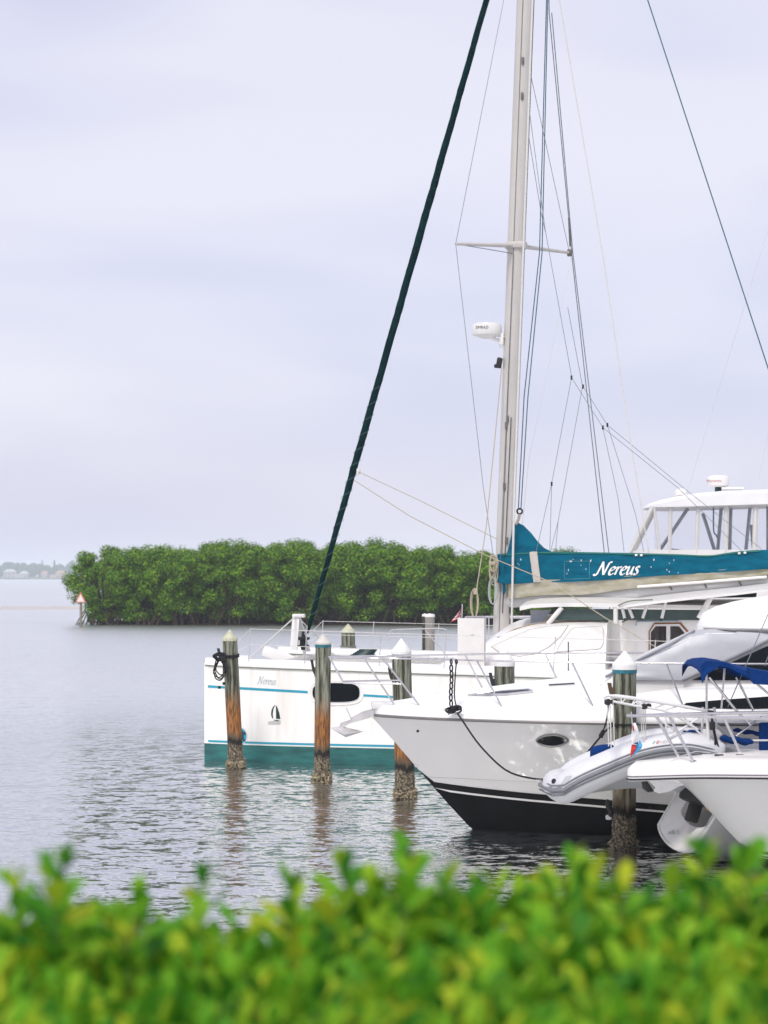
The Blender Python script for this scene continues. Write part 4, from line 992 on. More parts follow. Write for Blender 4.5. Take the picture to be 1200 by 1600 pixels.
tube('rub_rail', [(s, yhb(s, ZS) + .008, ZS - .005) for s in YS], .020, pm('rub_rail_grey', (.22, .21, .20), .35, .5), ya, 8)
tube('knuckle_line', [q for q in [SY.hit(x, 1214 + (x - 672) * .048, .001) for x in range(668, 1050, 12)] if q], .004, pm('knuckle_grey', (.45, .44, .42), .4), yh, 4)
# deck: toe, foredeck crown and trunk cabin in one moulding
YD = [(0, .05), (.4, .10), (1, .18), (2, .30), (3, .40), (3.6, .46), (4.5, .50), (10.5, .50)]
rings = []
for s in YS:
    w = sint(YH, s) + .015; h = sint(YD, s); bx = interp([(0, .3), (2, .45), (3.4, .85), (10, .95)], s)
    L = [(w, ZS + .012), (w, ZS + .06), (w - .03 * min(1, w * 4), ZS + .085)]
    for k in range(1, 9):
        t = k / 8; ins = .16 + .25 * (1 - bx); x = (w - .03) * (1 - t) if t < 1 else 0
        rise = 1 - (1 - t) ** (2.0 + 6 * bx); L.append((max(0, x), ZS + .085 + h * rise))
    rings.append([(s, -a, z) for a, z in L] + [(s, a, z) for a, z in reversed(L[:-1])])
V, F = loft(rings, False, True, True); yd = obj('deck', V, F, DECK, ya, True, 50)
SYD = Surf(Y, yd)
SYD.patch([(1064, 1105), (1072, 1099), (1130, 1094), (1200, 1089), (1215, 1089), (1215, 1107), (1180, 1108), (1072, 1107.5)], 'side_window', DARKGL, yd, .012, 2)
hp = [(700, 1089), (760, 1083), (800, 1080), (826, 1078), (834, 1081), (800, 1086), (745, 1089)]
SYD.patch([(733, 1087.5), (775, 1082), (826, 1079), (833, 1082), (790, 1086.5)], 'deck_hatch', DARKGL, yd, .02, 1)
SYD.rim([(733, 1087.5), (775, 1082), (826, 1079), (833, 1082), (790, 1086.5)], 'hatch_frame', .018, STEEL, yd, .012, 3)
tube('grab_rail', [q for q in [SYD.hit(x, 1073 - (x - 850) * .06, .02) for x in range(858, 902, 8)] if q] or [(2, 0, 2), (2.3, 0, 2)], .012, LETD, yd, 5)
# portlight, drain holes
el = ellipse(863, 1156.5, 24.5, 9.2, 24, 1.7)
SY.patch(el, 'portlight', DARKGL, yh, .012, 1); SY.rim(el, 'portlight_rim', .013, pm('dull_steel', (.30, .29, .28), .35, .8), yh, .012, 2)
SY.patch(ellipse(653, 1142, 2.1, 2.1, 10), 'drain', RUBBER, yh, .006, 0); SY.rim(ellipse(649, 1197, 2.2, 2.2, 10), 'tow_eye', .008, STEEL, yh, .006, 1); SY.patch(ellipse(1015, 1262, 2.4, 2.4, 10), 'drain', RUBBER, yh, .006, 0)
# deckhouse with covered windscreen
rings = []
SKEW = .18
for s, h, w, zz in ((2.62, -.10, .8, 1.95), (2.78, .0, 1.25, 1.95), (3.10, .19, 1.48, 1.98), (3.5, .37, 1.5, 1.99), (3.88, .54, 1.5, 2.0), (4.1, .59, 1.52, 2.0), (6, .60, 1.54, 2.0), (9, .60, 1.5, 2.0)):
    half = [(w + .02, zz - .42), (w - .01, zz + h * .2), (w - .07, zz + h * .8), (w - .14, zz + h), (w * .4, zz + h + .02)]
    rings.append([(s + SKEW * (1.5 - a), -a, z) for a, z in half] + [(s + SKEW * (1.5 + a), a, z) for a, z in reversed(half)])
V, F = loft(rings, False, True, True); yb = obj('deckhouse', V, F, GEL, ya, True, 40)
SYB = Surf(Y, yb)
wc = [(948, 1062), (958, 1054), (1000, 1033), (1045, 1010), (1085, 989), (1150, 987), (1218, 988), (1218, 994), (1170, 1016), (1118, 1040), (1066, 1063)]
SYB.patch(wc, 'windscreen_cover', GREYV, yb, .04, 7)
SYB.patch([(1080, 1063), (1130, 1041), (1180, 1018), (1218, 1001), (1218, 1063)], 'side_glass', DARKGL, yb, .03, 7)
tube('pillar_piping', [q for q in [SYB.hit(x, y, .045) for x, y in ((1066, 1063), (1118, 1040), (1170, 1016), (1214, 996))] if q], .022, pm('grey_piping', (.2, .21, .23), .5), yb, 6)
tube('cover_seam', [q for q in [SYB.hit(x, y, .045) for x, y in ((950, 1062), (1000, 1035), (1045, 1012), (1086, 991))] if q], .018, pm('grey_piping2', (.27, .28, .31), .5), yb, 6)
# hardtop: long white domed roof
rings = []
for i in range(15):
    t = i / 14; s = 3.98 + 5.4 * t ** 1.6; e = math.sqrt(max(0, 1 - (1 - min(1, t * 1.25)) ** 2)) if i else .0
    w = .25 + 1.45 * e ** .8; zt = 2.66 + .50 * min(1, e) ** 1.3; L = []
    for k in range(13):
        a = math.pi * k / 12; c_, s_ = math.cos(a), math.sin(a)
        L.append((s, -w * math.copysign(abs(c_) ** .95, c_), 2.655 + (zt - 2.655) * abs(s_) ** 1.15))
    L += [(s, w * .97, 2.60), (s, 0, 2.60), (s, -w * .97, 2.60)]
    rings.append([(p[0] + SKEW * (1.5 + p[1]), p[1], p[2]) for p in L])
V, F = loft(rings, True, True, True); yt = obj('hardtop', V, F, DECK, ya, True, 60)
rr_ = [r[0] for r in rings][1:]; tube('hardtop_lip', [(p[0], p[1] - .012, 2.64) for p in rr_], .016, pm('lip_grey', (.45, .44, .43), .5), yt, 6)
# bow rail
def rail(s, side):
    if s < 0: return Vector((s, side * (.10 + .30 * (s + .56) / .56), ZS + .745))
    return Vector((s, side * max(.40, yhb(s, ZS) - .10), ZS + .745 - .004 * s))
RS = [-.56, -.45, -.25, 0, .3, .7, 1.2, 1.8, 2.5, 3.2, 4.0, 5.0]
for sd in (-1, 1):
    P = [rail(s, sd) for s in RS]; tube('bow_rail', curve(P, 3), .0125, STEEL, ya, 8)
    Q = [Vector((-.38 + .0, sd * .22, ZS + .42)), Vector((0, sd * .36, ZS + .42)), Vector((.36, sd * .42, ZS + .42))]
    tube('mid_rail', Q, .011, STEEL, ya, 8); tube('rail_leg', [rail(-.56, sd), Q[0]], .011, STEEL, ya, 8)
    for s0, s1 in ((-.12, .30), (.12, .62), (1.28, 1.62), (2.42, 2.72), (3.55, 3.8)):
        a = rail(s0, sd); hb = max(.15, sint(YH, s1) - .14); b = Vector((s1, sd * hb, ZS + .10)); tube('rail_stanchion', [a, b], .0115, STEEL, ya, 8)
        V, F = lathe_geo([(.035, -.01), (.035, .008), (.018, .02)], 10, b); obj('stanchion_foot', V, F, STEEL, ya)
tube('pulpit_crossbar', [rail(-.56, -1), rail(-.56, 1)], .0125, STEEL, ya, 8)
# bow roller and plough anchor
GALV = pm('bright_galvanised', (.62, .60, .60), .4, .35, var=.2, scale=8)
mb = MB()
def plate(pts, n, th):
    V = [Y.at(x, y, n) for x, y in pts]; V = V + [v + Vector((0, th, 0)) for v in V]; m = len(pts)
    return V, [tuple(range(m)), tuple(range(2 * m - 1, m - 1, -1))] + [(i, (i + 1) % m, m + (i + 1) % m, m + i) for i in range(m)]
RO = [(617, 1103), (606, 1101), (590, 1105), (566, 1112), (549, 1121), (546, 1130), (552, 1129), (575, 1122), (600, 1116), (612, 1111)]
ro = mb.add(*plate(RO, -.09, .02)).add(*plate(RO, .07, .02)).build('bow_roller', GALV, ya, False)
box('roller_platform', Y.at(598, 1098, 0) + Vector((0, 0, -.03)), (.30, .30, .09), GEL, ya, None, .03)
an = MB(); an.add(*plate([(606, 1107), (575, 1116), (540, 1127), (532, 1130), (530, 1137), (537, 1137), (545, 1131), (580, 1121), (608, 1111)], -.02, .04)); an.build('anchor_shank', GALV, ya, False)
tip = Y.at(516, 1137, 0); heel = Y.at(568, 1143, 0); kk = Y.at(533, 1137, 0)
V = [tip, Y.at(538, 1148, -.16), heel, Y.at(538, 1146, .16), kk + Vector((0, 0, .02)), Y.at(540, 1152, 0)]
obj('anchor_plough', V, [(0, 1, 4), (1, 2, 4), (2, 3, 4), (3, 0, 4), (0, 5, 1), (1, 5, 2), (2, 5, 3), (3, 5, 0)], GALV, ya, False)
tube('roller_pin', [Y.at(541, 1106, -.1), Y.at(549, 1124, -.1)], .008, STEEL, ya, 6)
# foredeck cleat
ck = Y.at(706, 1112, -1.0)
mb = MB(); mb.tube([ck + Vector((-.11, 0, .03)), ck + Vector((.11, 0, .03))], .016, 8).tube([ck + Vector((-.04, 0, -.04)), ck + Vector((-.04, 0, .03))], .014, 8).tube([ck + Vector((.04, 0, -.04)), ck + Vector((.04, 0, .03))], .014, 8); mb.build('mooring_cleat', STEEL, ya)

# ------------------------------------------------------------------ mooring piles
def cap_geo(r, h, band, z):
    return lathe_geo([(r * .98, z - band), (r * 1.06, z - band), (r * 1.07, z - .012), (r * 1.05, z), (r * .55, z + h * .49), (r * .10, z + h * .93), (r * .03, z + h * .97)], 24)
def pile(label, bx, Yd, tx, ytop, r, capm, caph, band=.06, mat=PILE, shells=0, hook=None, seed=1, blue=False, depth=-.9, cap=True):
    """bx/tx: pixel column of foot and head; ytop: pixel row of the wood's top"""
    p = W(bx, 900, Yd); q = W(tx, ytop, Yd); t = root('mooring_pile', label, 'piling', (p.x, p.y, 0), 0, 'mooring piles')
    H = q.z; lean = (q.x - p.x) / H; rings = []; rg = random.Random(seed)
    zs = [depth + (H - depth) * i / 16 for i in range(17)]
    for z in zs:
        rings.append([(lean * z + r * (1 + .025 * noise.noise(Vector((a * 2, z * 1.5, seed)))) * (1.04 if z < .45 else 1) * math.cos(a), r * (1 + .025 * noise.noise(Vector((a * 2 + 9, z * 1.5, seed)))) * (1.04 if z < .45 else 1) * math.sin(a), z) for a in [2 * math.pi * k / 22 for k in range(22)]])
    V, F = loft(rings, True, True, True); obj('pile', V, F, mat, t, True, 60)
    if cap:
        V, F = cap_geo(r, caph, band, H); V = [v + Vector((lean * H, 0, 0)) for v in V]; co = obj('cap', V, F, capm, t, True, 30)
        if blue: V, F = lathe_geo([(r * 1.045, H - band - .045), (r * 1.06, H - band - .002)], 24); obj('cap_band', [v + Vector((lean * H, 0, 0)) for v in V], F, CAPB, co)
    if shells:
        mb = MB()
        for k in range(shells):
            a = rg.uniform(0, 6.28); z = rg.choice([rg.uniform(-.05, .10), rg.uniform(-.04, .13), rg.uniform(.02, .30)]); s = rg.uniform(.010, .032) * (1.15 if z < .13 else .55); c = Vector((lean * z + (r * 1.05 + s * .3) * math.cos(a), (r * 1.05 + s * .3) * math.sin(a), z))
            M = Matrix.Rotation(rg.uniform(0, 6.28), 3, Vector((rg.uniform(-1, 1), rg.uniform(-1, 1), rg.uniform(-1, 1))).normalized())
            V, F = box_geo((0, 0, 0), (s * 2.2, s * 1.5, s * .7), None, s * .2); mb.add([c + M @ (v + Vector((rg.uniform(-1, 1), rg.uniform(-1, 1), rg.uniform(-1, 1))) * s * .18) for v in V], F)
        mb.build('oyster_cluster', SHELL, t, False)['kind'] = 'stuff'
    if hook:
        (hx, hy0, hy1), m = hook; a = W(hx, hy0, Yd); b = W(hx + 3, (hy0 + hy1) / 2 + 4, Yd); c = W(hx + 7, hy1, Yd); o = Vector((p.x, p.y, 0))
        mb = MB(); mb.add(*loft([[(v.x - .022, v.y - .03, v.z), (v.x + .022, v.y - .03, v.z), (v.x + .022, v.y + .03, v.z), (v.x - .022, v.y + .03, v.z)] for v in (a - o, b - o, c - o)], True, True, True))
        d = Vector((lean * c.z, 0, c.z)); cc = c - o; mb.add(*box_geo((cc + d) / 2 + Vector((0, -.01, .06)), (abs(d.x - cc.x) + .05, .07, .16), None, .01)); mb.build('line_hook', m, t)
    return t, p, lean, H
p1 = pile('outermost leaning mooring pile with yellowed cap and black rope, by the catamaran bow', 369, 35.2, 359, 997, .128, CAPY, .15, .05, PILE, 130, ((341, 1013, 1034), pm('dark_hook', (.02, .025, .035), .7)), 1)
p2 = pile('rusty-footed mooring pile with blue-banded pale cap, in front of the long dark window', 503, 32.8, 505, 1004, .126, CAPC, .14, .03, PILE, 150, ((487, 1031, 1056), BRK), 2, True)
p3 = pile('white-capped mooring pile rising just behind the motor yacht bow', 633, 30.4, 627, 1017, .143, CAPW, .19, .05, PILE, 120, ((608, 1043, 1066), BRK), 3)
p5 = pile('white-capped mooring pile wrapped in black rope behind the motor yacht foredeck', 789, 28.9, 788, 1032, .143, CAPW, .2, .08, PILEG, 0, ((766, 1051, 1076), pm('dark_hook', (.02, .025, .035), .7)), 5)
p4 = pile('thick green mooring pile with tall white cone cap beside the dinghy', 975, 24.78, 976, 1037, .142, CAPW, .16, .07, PILEG, 26, ((952, 1067, 1092), pm('brown_hook', (.10, .06, .035), .8)), 4, True)
p6 = pile('distant cream-capped mooring pile seen beyond the catamaran foredeck', 544, 46.5, 544, 986, .155, CAPY, .17, .04, PILEG, 0, None, 6)
p7 = pile('flat-topped grey pile far out on the water, right one of a pair', 672, 62, 671.5, 960, .145, CAPW, .03, .08, pm('sun_bleached_wood', (.30, .28, .25), .9, var=.3, scale=5, stretch=(6, 6, .5)), 0, None, 7)
p8 = pile('flat-topped dark pile far out on the water, left one of a pair', 664, 62.3, 664, 960, .085, CAPW, .03, .06, BRK, 0, None, 8)
# barnacle crust is in the wood's surface; ropes on the piles:
def hang_rope(name, label, px, py, Yd, n, w, h, mat, seed):
    rg = random.Random(seed); mb = MB()
    for k in range(n):
        c = W(px + rg.uniform(-3, 3), py, Yd - .02 * k); ww = w * rg.uniform(.5, 1.1); hh = h * rg.uniform(.55, 1.05)
        mb.tube([c + Vector((ww * math.sin(a) * (1 + .2 * math.sin(3 * a + k)), .02 * math.cos(a), -hh / 2 + hh / 2 * math.cos(a))) for a in [2 * math.pi * j / 18 for j in range(18)]], .011, 5, True)
    for k in range(5):                                   # the turns over the hook
        c = W(px - 2 + rg.uniform(-3, 3), py - 2, Yd - .02); ww = .09 + .03 * rg.random()
        mb.tube([c + Vector((ww * math.cos(a), .03 * math.sin(2 * a), .05 * math.sin(a) + .01 * k)) for a in [2 * math.pi * j / 12 for j in range(12)]], .014, 5, True)
    for dx, dy in ((-2, 44), (5, 38)): mb.add(*box_geo(W(px + dx, py + dy, Yd - .05), (.05, .04, .05), None, .01))
    c = W(366, 1027, Yd); q = Vector((p1[1].x, Yd, c.z))
    return mb
mb = hang_rope('', '', 345, 1030, 35.0, 4, .09, .46, ROPEB, 3)
c0 = Vector((p1[1].x + p1[2] * 1.9, 35.2, 1.92))
for dz in (0, .028): mb.tube([c0 + Vector((.138 * math.cos(a), .138 * math.sin(a), dz + .015 * math.sin(a))) for a in [2 * math.pi * j / 20 for j in range(20)]], .015, 6, True)
mb.tube([W(350, 1026, 35.05), W(358, 1026, 35.05)], .016, 6)
tag(mb.build('mooring_rope', ROPEB), 'black rope looped and hanging in coils from the outermost leaning pile', 'rope')
mb = MB(); rg = random.Random(2)
for k in range(6):
    c = Vector((p5[1].x, 28.9, W(788, 1070 + 2.2 * k, 28.9).z)); r = .152 + .012 * (k % 2)
    mb.tube([c + Vector((r * math.cos(a), r * math.sin(a), .012 * math.sin(a + k))) for a in [2 * math.pi * j / 20 for j in range(20)]], .016, 6, True)
mb.tube(curve([W(800, 1072, 28.74), W(820, 1074, 28.7), W(838, 1077, 28.7), W(850, 1080, 28.72)], 4), .014, 5)
tag(mb.build('mooring_rope', ROPEB), 'black rope wound round the pile behind the yacht foredeck', 'rope')
mb = MB()
for k in range(5):
    c = Vector((p6[1].x, 46.5, W(544, 1010 + 3 * k, 46.5).z)); mb.tube([c + Vector((.17 * math.cos(a), .17 * math.sin(a), 0)) for a in [2 * math.pi * j / 16 for j in range(16)]], .02, 5, True)
mb.tube(sagline(W(552, 1008, 46.3), W(584, 1024, 44.2), .06), .014, 5)
tag(mb.build('mooring_rope', pm('grey_green_rope', (.16, .18, .15), .9)), 'weathered rope round the distant cream-capped pile', 'rope')
# yacht's bow line: knotted strand on the rail down to the cleat, and the slack line to the green pile
mb = MB(); 
top = [W(705, 1034, 25.62), W(713, 1034, 25.60)]
for k in range(7):
    c = W(705 + .6 * math.sin(k), 1044 + k * 9.2, 25.62); mb.tube([c + Vector((.017 * math.sin(a), .012 * math.cos(a), .042 * math.cos(a))) for a in [2 * math.pi * j / 12 for j in range(12)]], .010, 6, True)
mb.tube(curve([W(713, 1034, 25.6), W(711, 1060, 25.6), W(710, 1085, 25.6), W(712, 1100, 25.6), W(716, 1108, 25.6)], 4), .009, 5)
for q in top: mb.tube([q + Vector((.012 * math.cos(a), .03 * math.sin(a), .025 * math.sin(a))) for a in [2 * math.pi * j / 10 for j in range(10)]], .010, 5, True)
for k in range(4):
    c = W(704 + 3 * k, 1110 - 1.2 * k, 25.62); mb.tube([c + Vector((.06 * math.cos(a), .04 * math.sin(a), .03 * math.sin(a + k))) for a in [2 * math.pi * j / 12 for j in range(12)]], .013, 5, True)
mb.tube(curve([W(704, 1110, 25.6), W(716, 1103, 25.56), W(721, 1110, 25.55), W(714, 1115, 25.55)], 4), .012, 5)
tag(mb.build('bow_line', ROPEB), 'knotted black rope hanging from the yacht bow rail to its cleat', 'rope')
slack = curve([W(714, 1114, 25.50), W(722, 1125, 25.35), W(750, 1165, 25.12), W(790, 1203, 25.0), W(830, 1216, 24.94), W(862, 1216, 24.92), W(890, 1201, 24.86), W(918, 1175, 24.70), W(940, 1149, 24.60), W(950, 1139, 24.60), W(962, 1132, 24.58)], 5)
mb = MB(); mb.tube(slack, .0115, 6)
for k in range(3): mb.add(*box_geo(W(939 + k * 1.5, 1150 - k * 3, 24.58), (.05, .05, .05), Matrix.Rotation(k, 3, 'Y'), .015))
mb.tube(curve([W(940, 1149, 24.58), W(945, 1135, 24.56), W(949, 1118, 24.54), W(951, 1092, 24.58)], 4), .010, 5)
mb.tube([Vector((p4[1].x, 24.78, W(976, 1131, 24.78).z)) + Vector((.156 * math.cos(a), .156 * math.sin(a), 0)) for a in [2 * math.pi * j / 20 for j in range(20)]], .012, 6, True)
tag(mb.build('dock_line', ROPEB), 'slack black dock line drooping across the yacht hull to the green pile', 'rope')
mb = MB(); mb.tube(curve([W(952, 1250, 24.52), W(950, 1258, 24.52), W(955, 1268, 24.52), W(953, 1276, 24.52)], 4), .035, 8); ff = mb.build('fender_foot', RUBBER); 
tag(ff, 'ragged dark and white fender scrap hanging on the green pile above its barnacles', 'fender')
V, F = box_geo(W(951, 1277, 24.52), (.07, .06, .06), None, .02); obj('pale_end', V, F, FLAGW, ff)

# ------------------------------------------------------------------ sailing boat with davits, stern towards us
S = Frame(3.40, 23.58, 14)
sb = root('sailing_boat', 'small white sailing boat with blue canvas, davits and an open transom', 'sailing boat', (S.o.x, S.o.y, 0), S.ang)
SHB = [(-.1, .60), (0, .64), (.4, .70), (1, .77), (1.8, .80), (2.6, .75), (3.4, .55), (4.1, .28), (4.6, .03)]
def sring(s, ztop):
    hb = sint(SHB, s); zk = interp([(-.2, .16), (0, .14), (.6, .02), (1.4, -.22), (3.4, -.25), (4.6, .5)], s)
    half = [(hb * math.sin(u * math.pi / 2) ** .75, zk + (ztop - zk) * (1 - math.cos(u * math.pi / 2)) ** .8) for u in [k / 10 for k in range(11)]]
    return [(s, -a, z) for a, z in reversed(half)] + [(s, a, z) for a, z in half[1:]]
rings = []
for s in (0, .15, .35, .6, .9, 1.4, 2, 2.7, 3.4, 4.1, 4.6):
    r_ = sring(s, 1.24)
    if s < .62:                                          # reverse transom: the topsides are cut away aft
        zc = .36 + (1.24 - .36) * (s / .6) ** 1.0
        r_ = sring(s, max(zc, .36))
    rings.append(r_)
V, F = loft(rings); sh_ = obj('hull', V, F, pm('sailboat_gelcoat', (.62, .62, .62), .3, var=.06, scale=2, coat=.3), sb, True, 60)
# transom: sloping panel inside the rim with a walk-through opening
rim = [rings[i][0] for i in (4, 3, 2, 1, 0)]
far = [rings[i][-1] for i in (0, 1, 2, 3, 4)]
aft = rings[0]
rimloop = [Vector(p) for p in rim[:-1]] + [Vector(p) for p in aft] + [Vector(p) for p in far[1:]]
inner = []
cen = Vector((.42, 0, .86))
for p in rimloop:
    inner.append(p.lerp(cen, .34) + Vector((.05, 0, .02)))
V, F = loft([rimloop, inner]); tr_ = obj('transom', V, F, GEL, sb, True, 60)
tube('transom_edge', rimloop, .018, GEL, tr_, 6)
well = [p + Vector((.55, 0, 0)) for p in inner]
V, F = loft([inner, well]); obj('scoop_well', V, F, GEL, tr_, True, 60)
V = [Vector(p) for p in well] ; obj('well_bulkhead', V, [tuple(range(len(V)))], pm('well_shade_grey', (.10, .10, .10), .6), tr_, False)  # bulkhead coloured dark to stand for the shade inside the opening
ST = Surf(S, tr_)
for wd, x0, w_ in (('and', 1045, 8), ('St.', 1051, 6), ('FL', 1058.5, 5)):
    for h in (0,): ST.quads(text_polys(wd, x0, 1304 + (x0 - 1045) * .02, w_, 7), 'hailing_port', LETG, tr_, .01)
# outboard tilted up in the opening, strap
V, F = box_geo((.30, -.05, .98), (.34, .42, .66), Matrix.Rotation(.35, 3, 'Y'), .06); ob = obj('stern_outboard', V, F, RUBBER, sb)
V, F = box_geo((.18, -.05, .66), (.14, .12, .4), Matrix.Rotation(.3, 3, 'Y'), .03); obj('outboard_leg', V, F, RUBBER, ob)
V, F = box_geo(S.at(1104, 1258, -.45), (.05, .03, .12), Matrix.Rotation(-.5, 3, 'Y'), .005); obj('yellow_strap', V, F, YELLOW, sb)
# deck and cockpit
rings = []
for s in (.6, .9, 1.4, 2, 2.7, 3.4, 4.1, 4.6):
    hb = sint(SHB, s) + .01; rings.append([(s, -hb, 1.22), (s, -hb, 1.27), (s, -hb * .6, 1.31), (s, hb * .6, 1.31), (s, hb, 1.27), (s, hb, 1.22)])
V, F = loft(rings, True, True, True); obj('deck', V, F, DECK, sb)
rings = []
for s, h, w in ((1.9, .05, .5), (2.1, .34, .52), (2.8, .36, .45), (3.3, .24, .34), (3.8, .04, .2)):
    rings.append([(s, -w, 1.29), (s, -w * .9, 1.29 + h), (s, 0, 1.33 + h), (s, w * .9, 1.29 + h), (s, w, 1.29)])
V, F = loft(rings, False, True, True); obj('cabin', V, F, GEL, sb)
def st(px, py, n): return S.at(px, py, n)
# davits: two ladder arms
for n in (-.42, .42):
    a0, a1 = st(1112, 1112, n), st(952 if n < 0 else 962, 1087, n); b0 = st(1045, 1113, n); b1 = st(958, 1096, n)
    mb = MB(); mb.tube(curve([a0, a0.lerp(a1, .5) + Vector((0, 0, .012)), a1, a1 + Vector((-.03, 0, -.05))], 5), .017, 8).tube(curve([st(1090, 1140, n), b0, b0.lerp(b1, .6), b1], 5), .014, 8)
    for k in range(5):
        t = .15 + .18 * k; p = a1.lerp(a0, t * .75); q = b1.lerp(b0, t); mb.tube([p, q], .008, 6)
    mb.tube([a0, st(1112, 1185, n)], .019, 8); mb.tube([st(1060, 1112, n), st(1112, 1165, n)], .012, 8)
    mb.build('davit_arm', pm('white_painted_tube', (.74, .73, .72), .35, var=.06), sb)
    V, F = lathe_geo([(.02, -.035), (.038, -.02), (.038, .02), (.02, .035)], 12, a1 + Vector((-.02, 0, -.07))); obj('davit_block', V, F, RUBBER, sb)
    V, F = lathe_geo([(.02, -.03), (.034, -.02), (.034, .02), (.02, .03)], 12, a1.lerp(a0, .34) + Vector((0, 0, -.06))); obj('davit_block', V, F, RUBBER, sb)
mb = MB(); mb.tube([st(955, 1090, -.42), st(966, 1090, .42)], .013, 8).tube([st(1004, 1098, -.42), st(1012, 1098, .42)], .013, 8); mb.build('davit_spreader', pm('white_painted_tube', (.74, .73, .72), .35), sb)
for (x, y0, y1, n) in ((949, 1092, 1166, -.42), (953, 1092, 1170, -.42), (958, 1092, 1168, -.40), (1002, 1108, 1152, -.3), (1005, 1108, 1154, -.3), (1008, 1106, 1153, -.28)):
    tube('davit_fall', [st(x, y0, n), st(x + (2 if x < 990 else 1), y1, n)], .0065, ROPEW, sb, 5)
# pushpit, pedestal and rails
mb = MB(); PW = pm('white_painted_tube', (.74, .73, .72), .35)
mb.build if False else None
for k, (a, b, r) in enumerate((((1105, 1108, -.5), (1108, 1185, -.5), .022), ((1098, 1105, -.3), (1096, 1180, -.3), .016), ((1116, 1105, -.1), (1120, 1180, -.1), .02), ((1040, 1120, -.2), (1042, 1162, -.2), .012), ((1052, 1120, .2), (1053, 1160, .2), .012),
                               ((1045, 1152, -.4), (1098, 1118, -.4), .012), ((1020, 1118, -.2), (1090, 1165, -.2), .008), ((1118, 1130, .3), (1150, 1160, .3), .01))):
    tube('pushpit_tube', [st(*a), st(*b)], r, PW, sb, 8)
for k in range(3): V, F = box_geo(st(1104 + 6 * k, 1150 + 12 * (k % 2), -.35), (.09, .1, .16), Matrix.Rotation(k * .4, 3, 'Y'), .025); obj('pedestal_fitting', V, F, PW, sb)
tube('sheet_tail', curve([st(1112, 1120, -.55), st(1114, 1135, -.55), st(1118, 1155, -.55), st(1117, 1172, -.55), st(1124, 1180, -.55)], 5), .014, ROPEB, sb, 6)
tube('sheet_tail', curve([st(1111, 1112, -.55), st(1116, 1140, -.56), st(1122, 1165, -.56), st(1127, 1178, -.56)], 5), .010, ROPEB, sb, 6)
V, F = box_geo(st(1113, 1134, -.56), (.06, .06, .10), None, .02); obj('cam_cleat', V, F, RUBBER, sb)
V, F = box_geo(st(1110, 1113, -.56), (.07, .06, .045), None, .015); obj('davit_end_cap', V, F, RUBBER, sb)
tube('dark_strut', [st(1056, 1120, .3), st(1090, 1132, .3)], .008, RUBBER, sb, 5)
def roll(name, a, b, r, n=9):
    a, b = Vector(a), Vector(b); P = [a.lerp(b, k / n) + Vector((0, 0, .008 * math.sin(k * 1.7))) for k in range(n + 1)]; return tube(name, P, [r * (.55 if k in (0, n) else 1 + .12 * math.sin(k * 2.1)) for k in range(n + 1)], BLUEC, sb, 10)
roll('canvas_roll', st(1066, 1147, -.2), st(1094, 1143, -.2), .032); roll('canvas_roll', st(1126, 1154, -.5), st(1176, 1160, -.5), .040); roll('canvas_roll', st(1146, 1141, .1), st(1200, 1148, .1), .026)
tube('lifeline', [st(1172, 1157, -.5), st(1260, 1156, -.6)], .01, PW, sb, 6)
V, F = box_geo(st(1199, 1156, -.4), (.20, .06, .40), None, .025); obj('upright_cushion', V, F, BLUEC, sb)
# bimini: blue canvas on a bent frame
edge = [(1094, 1041, 0), (1103, 1031, 1), (1120, 1029.5, 2), (1135, 1032, 3), (1152, 1037, 4), (1178, 1043, 5), (1205, 1049, 6), (1280, 1060, 7)]
rings = []
for x, y, k in edge:
    p = st(x, y + 4, -.75); L = []
    for j in range(11):
        t = j / 10; L.append((p.x + .40 * t, -.75 + 1.5 * t, p.z - .03 + .04 * math.sin(math.pi * t) + .012 * noise.noise(Vector((k * .9, j * .7, 0)))))
    drop = (.13, .09, .03, .03, .05, .10, .10, .10)[k]
    rings.append([(p.x + .01, -.78, p.z - drop - .02)] + L + [(p.x + .41, .78, p.z - drop - .02)])
V, F = loft(rings); V2 = [v - Vector((0, 0, .015)) for v in V]; o = len(V); F2 = F + [tuple(i + o for i in reversed(f)) for f in F]
bi = obj('bimini_canvas', V + V2, F2, BLUEC, sb, True, 60)
q = [st(1094, 1042, -.76), st(1103, 1033, -.76), st(1135, 1035, -.76), st(1150, 1043, -.76), st(1168, 1053, -.76), st(1178, 1068, -.76), st(1172, 1062, -.76), st(1150, 1047, -.76), st(1125, 1040, -.76), st(1108, 1052, -.76)]
obj('bimini_flap', q + [v + Vector((0, .02, 0)) for v in q], [tuple(range(10)), tuple(range(19, 9, -1))] + [(i, (i + 1) % 10, 10 + (i + 1) % 10, 10 + i) for i in range(10)], BLUEC, bi, False)
q = [st(1168, 1044, -.78), st(1230, 1056, -.78), st(1230, 1072, -.78), st(1178, 1069, -.78), st(1172, 1060, -.78)]
obj('bimini_flap', q + [v + Vector((0, .02, 0)) for v in q], [tuple(range(5)), tuple(range(9, 4, -1))] + [(i, (i + 1) % 5, 5 + (i + 1) % 5, 5 + i) for i in range(5)], BLUEC, bi, False)
for a, b, n, r in (((1104, 1034), (1104, 1112), -.6, .014), ((1133, 1036), (1127, 1108), .5, .012), ((1108, 1058), (1152, 1112), -.6, .016), ((1150, 1058), (1177, 1110), .4, .014), ((1183, 1069), (1210, 1092), -.6, .012), ((1152, 1112), (1172, 1132), -.6, .012), ((1190, 1120), (1150, 1150), -.3, .012)):
    tube('bimini_frame', [st(*a, n), st(*b, n)], r, STEEL, bi, 8)
for a, b in (((1235, 880), (1137, 1105)), ((1225, 960), (1195, 1040))): tube('backstay', [st(*a, .1), st(*b, .1)], .006, WIRE, sb, 5)
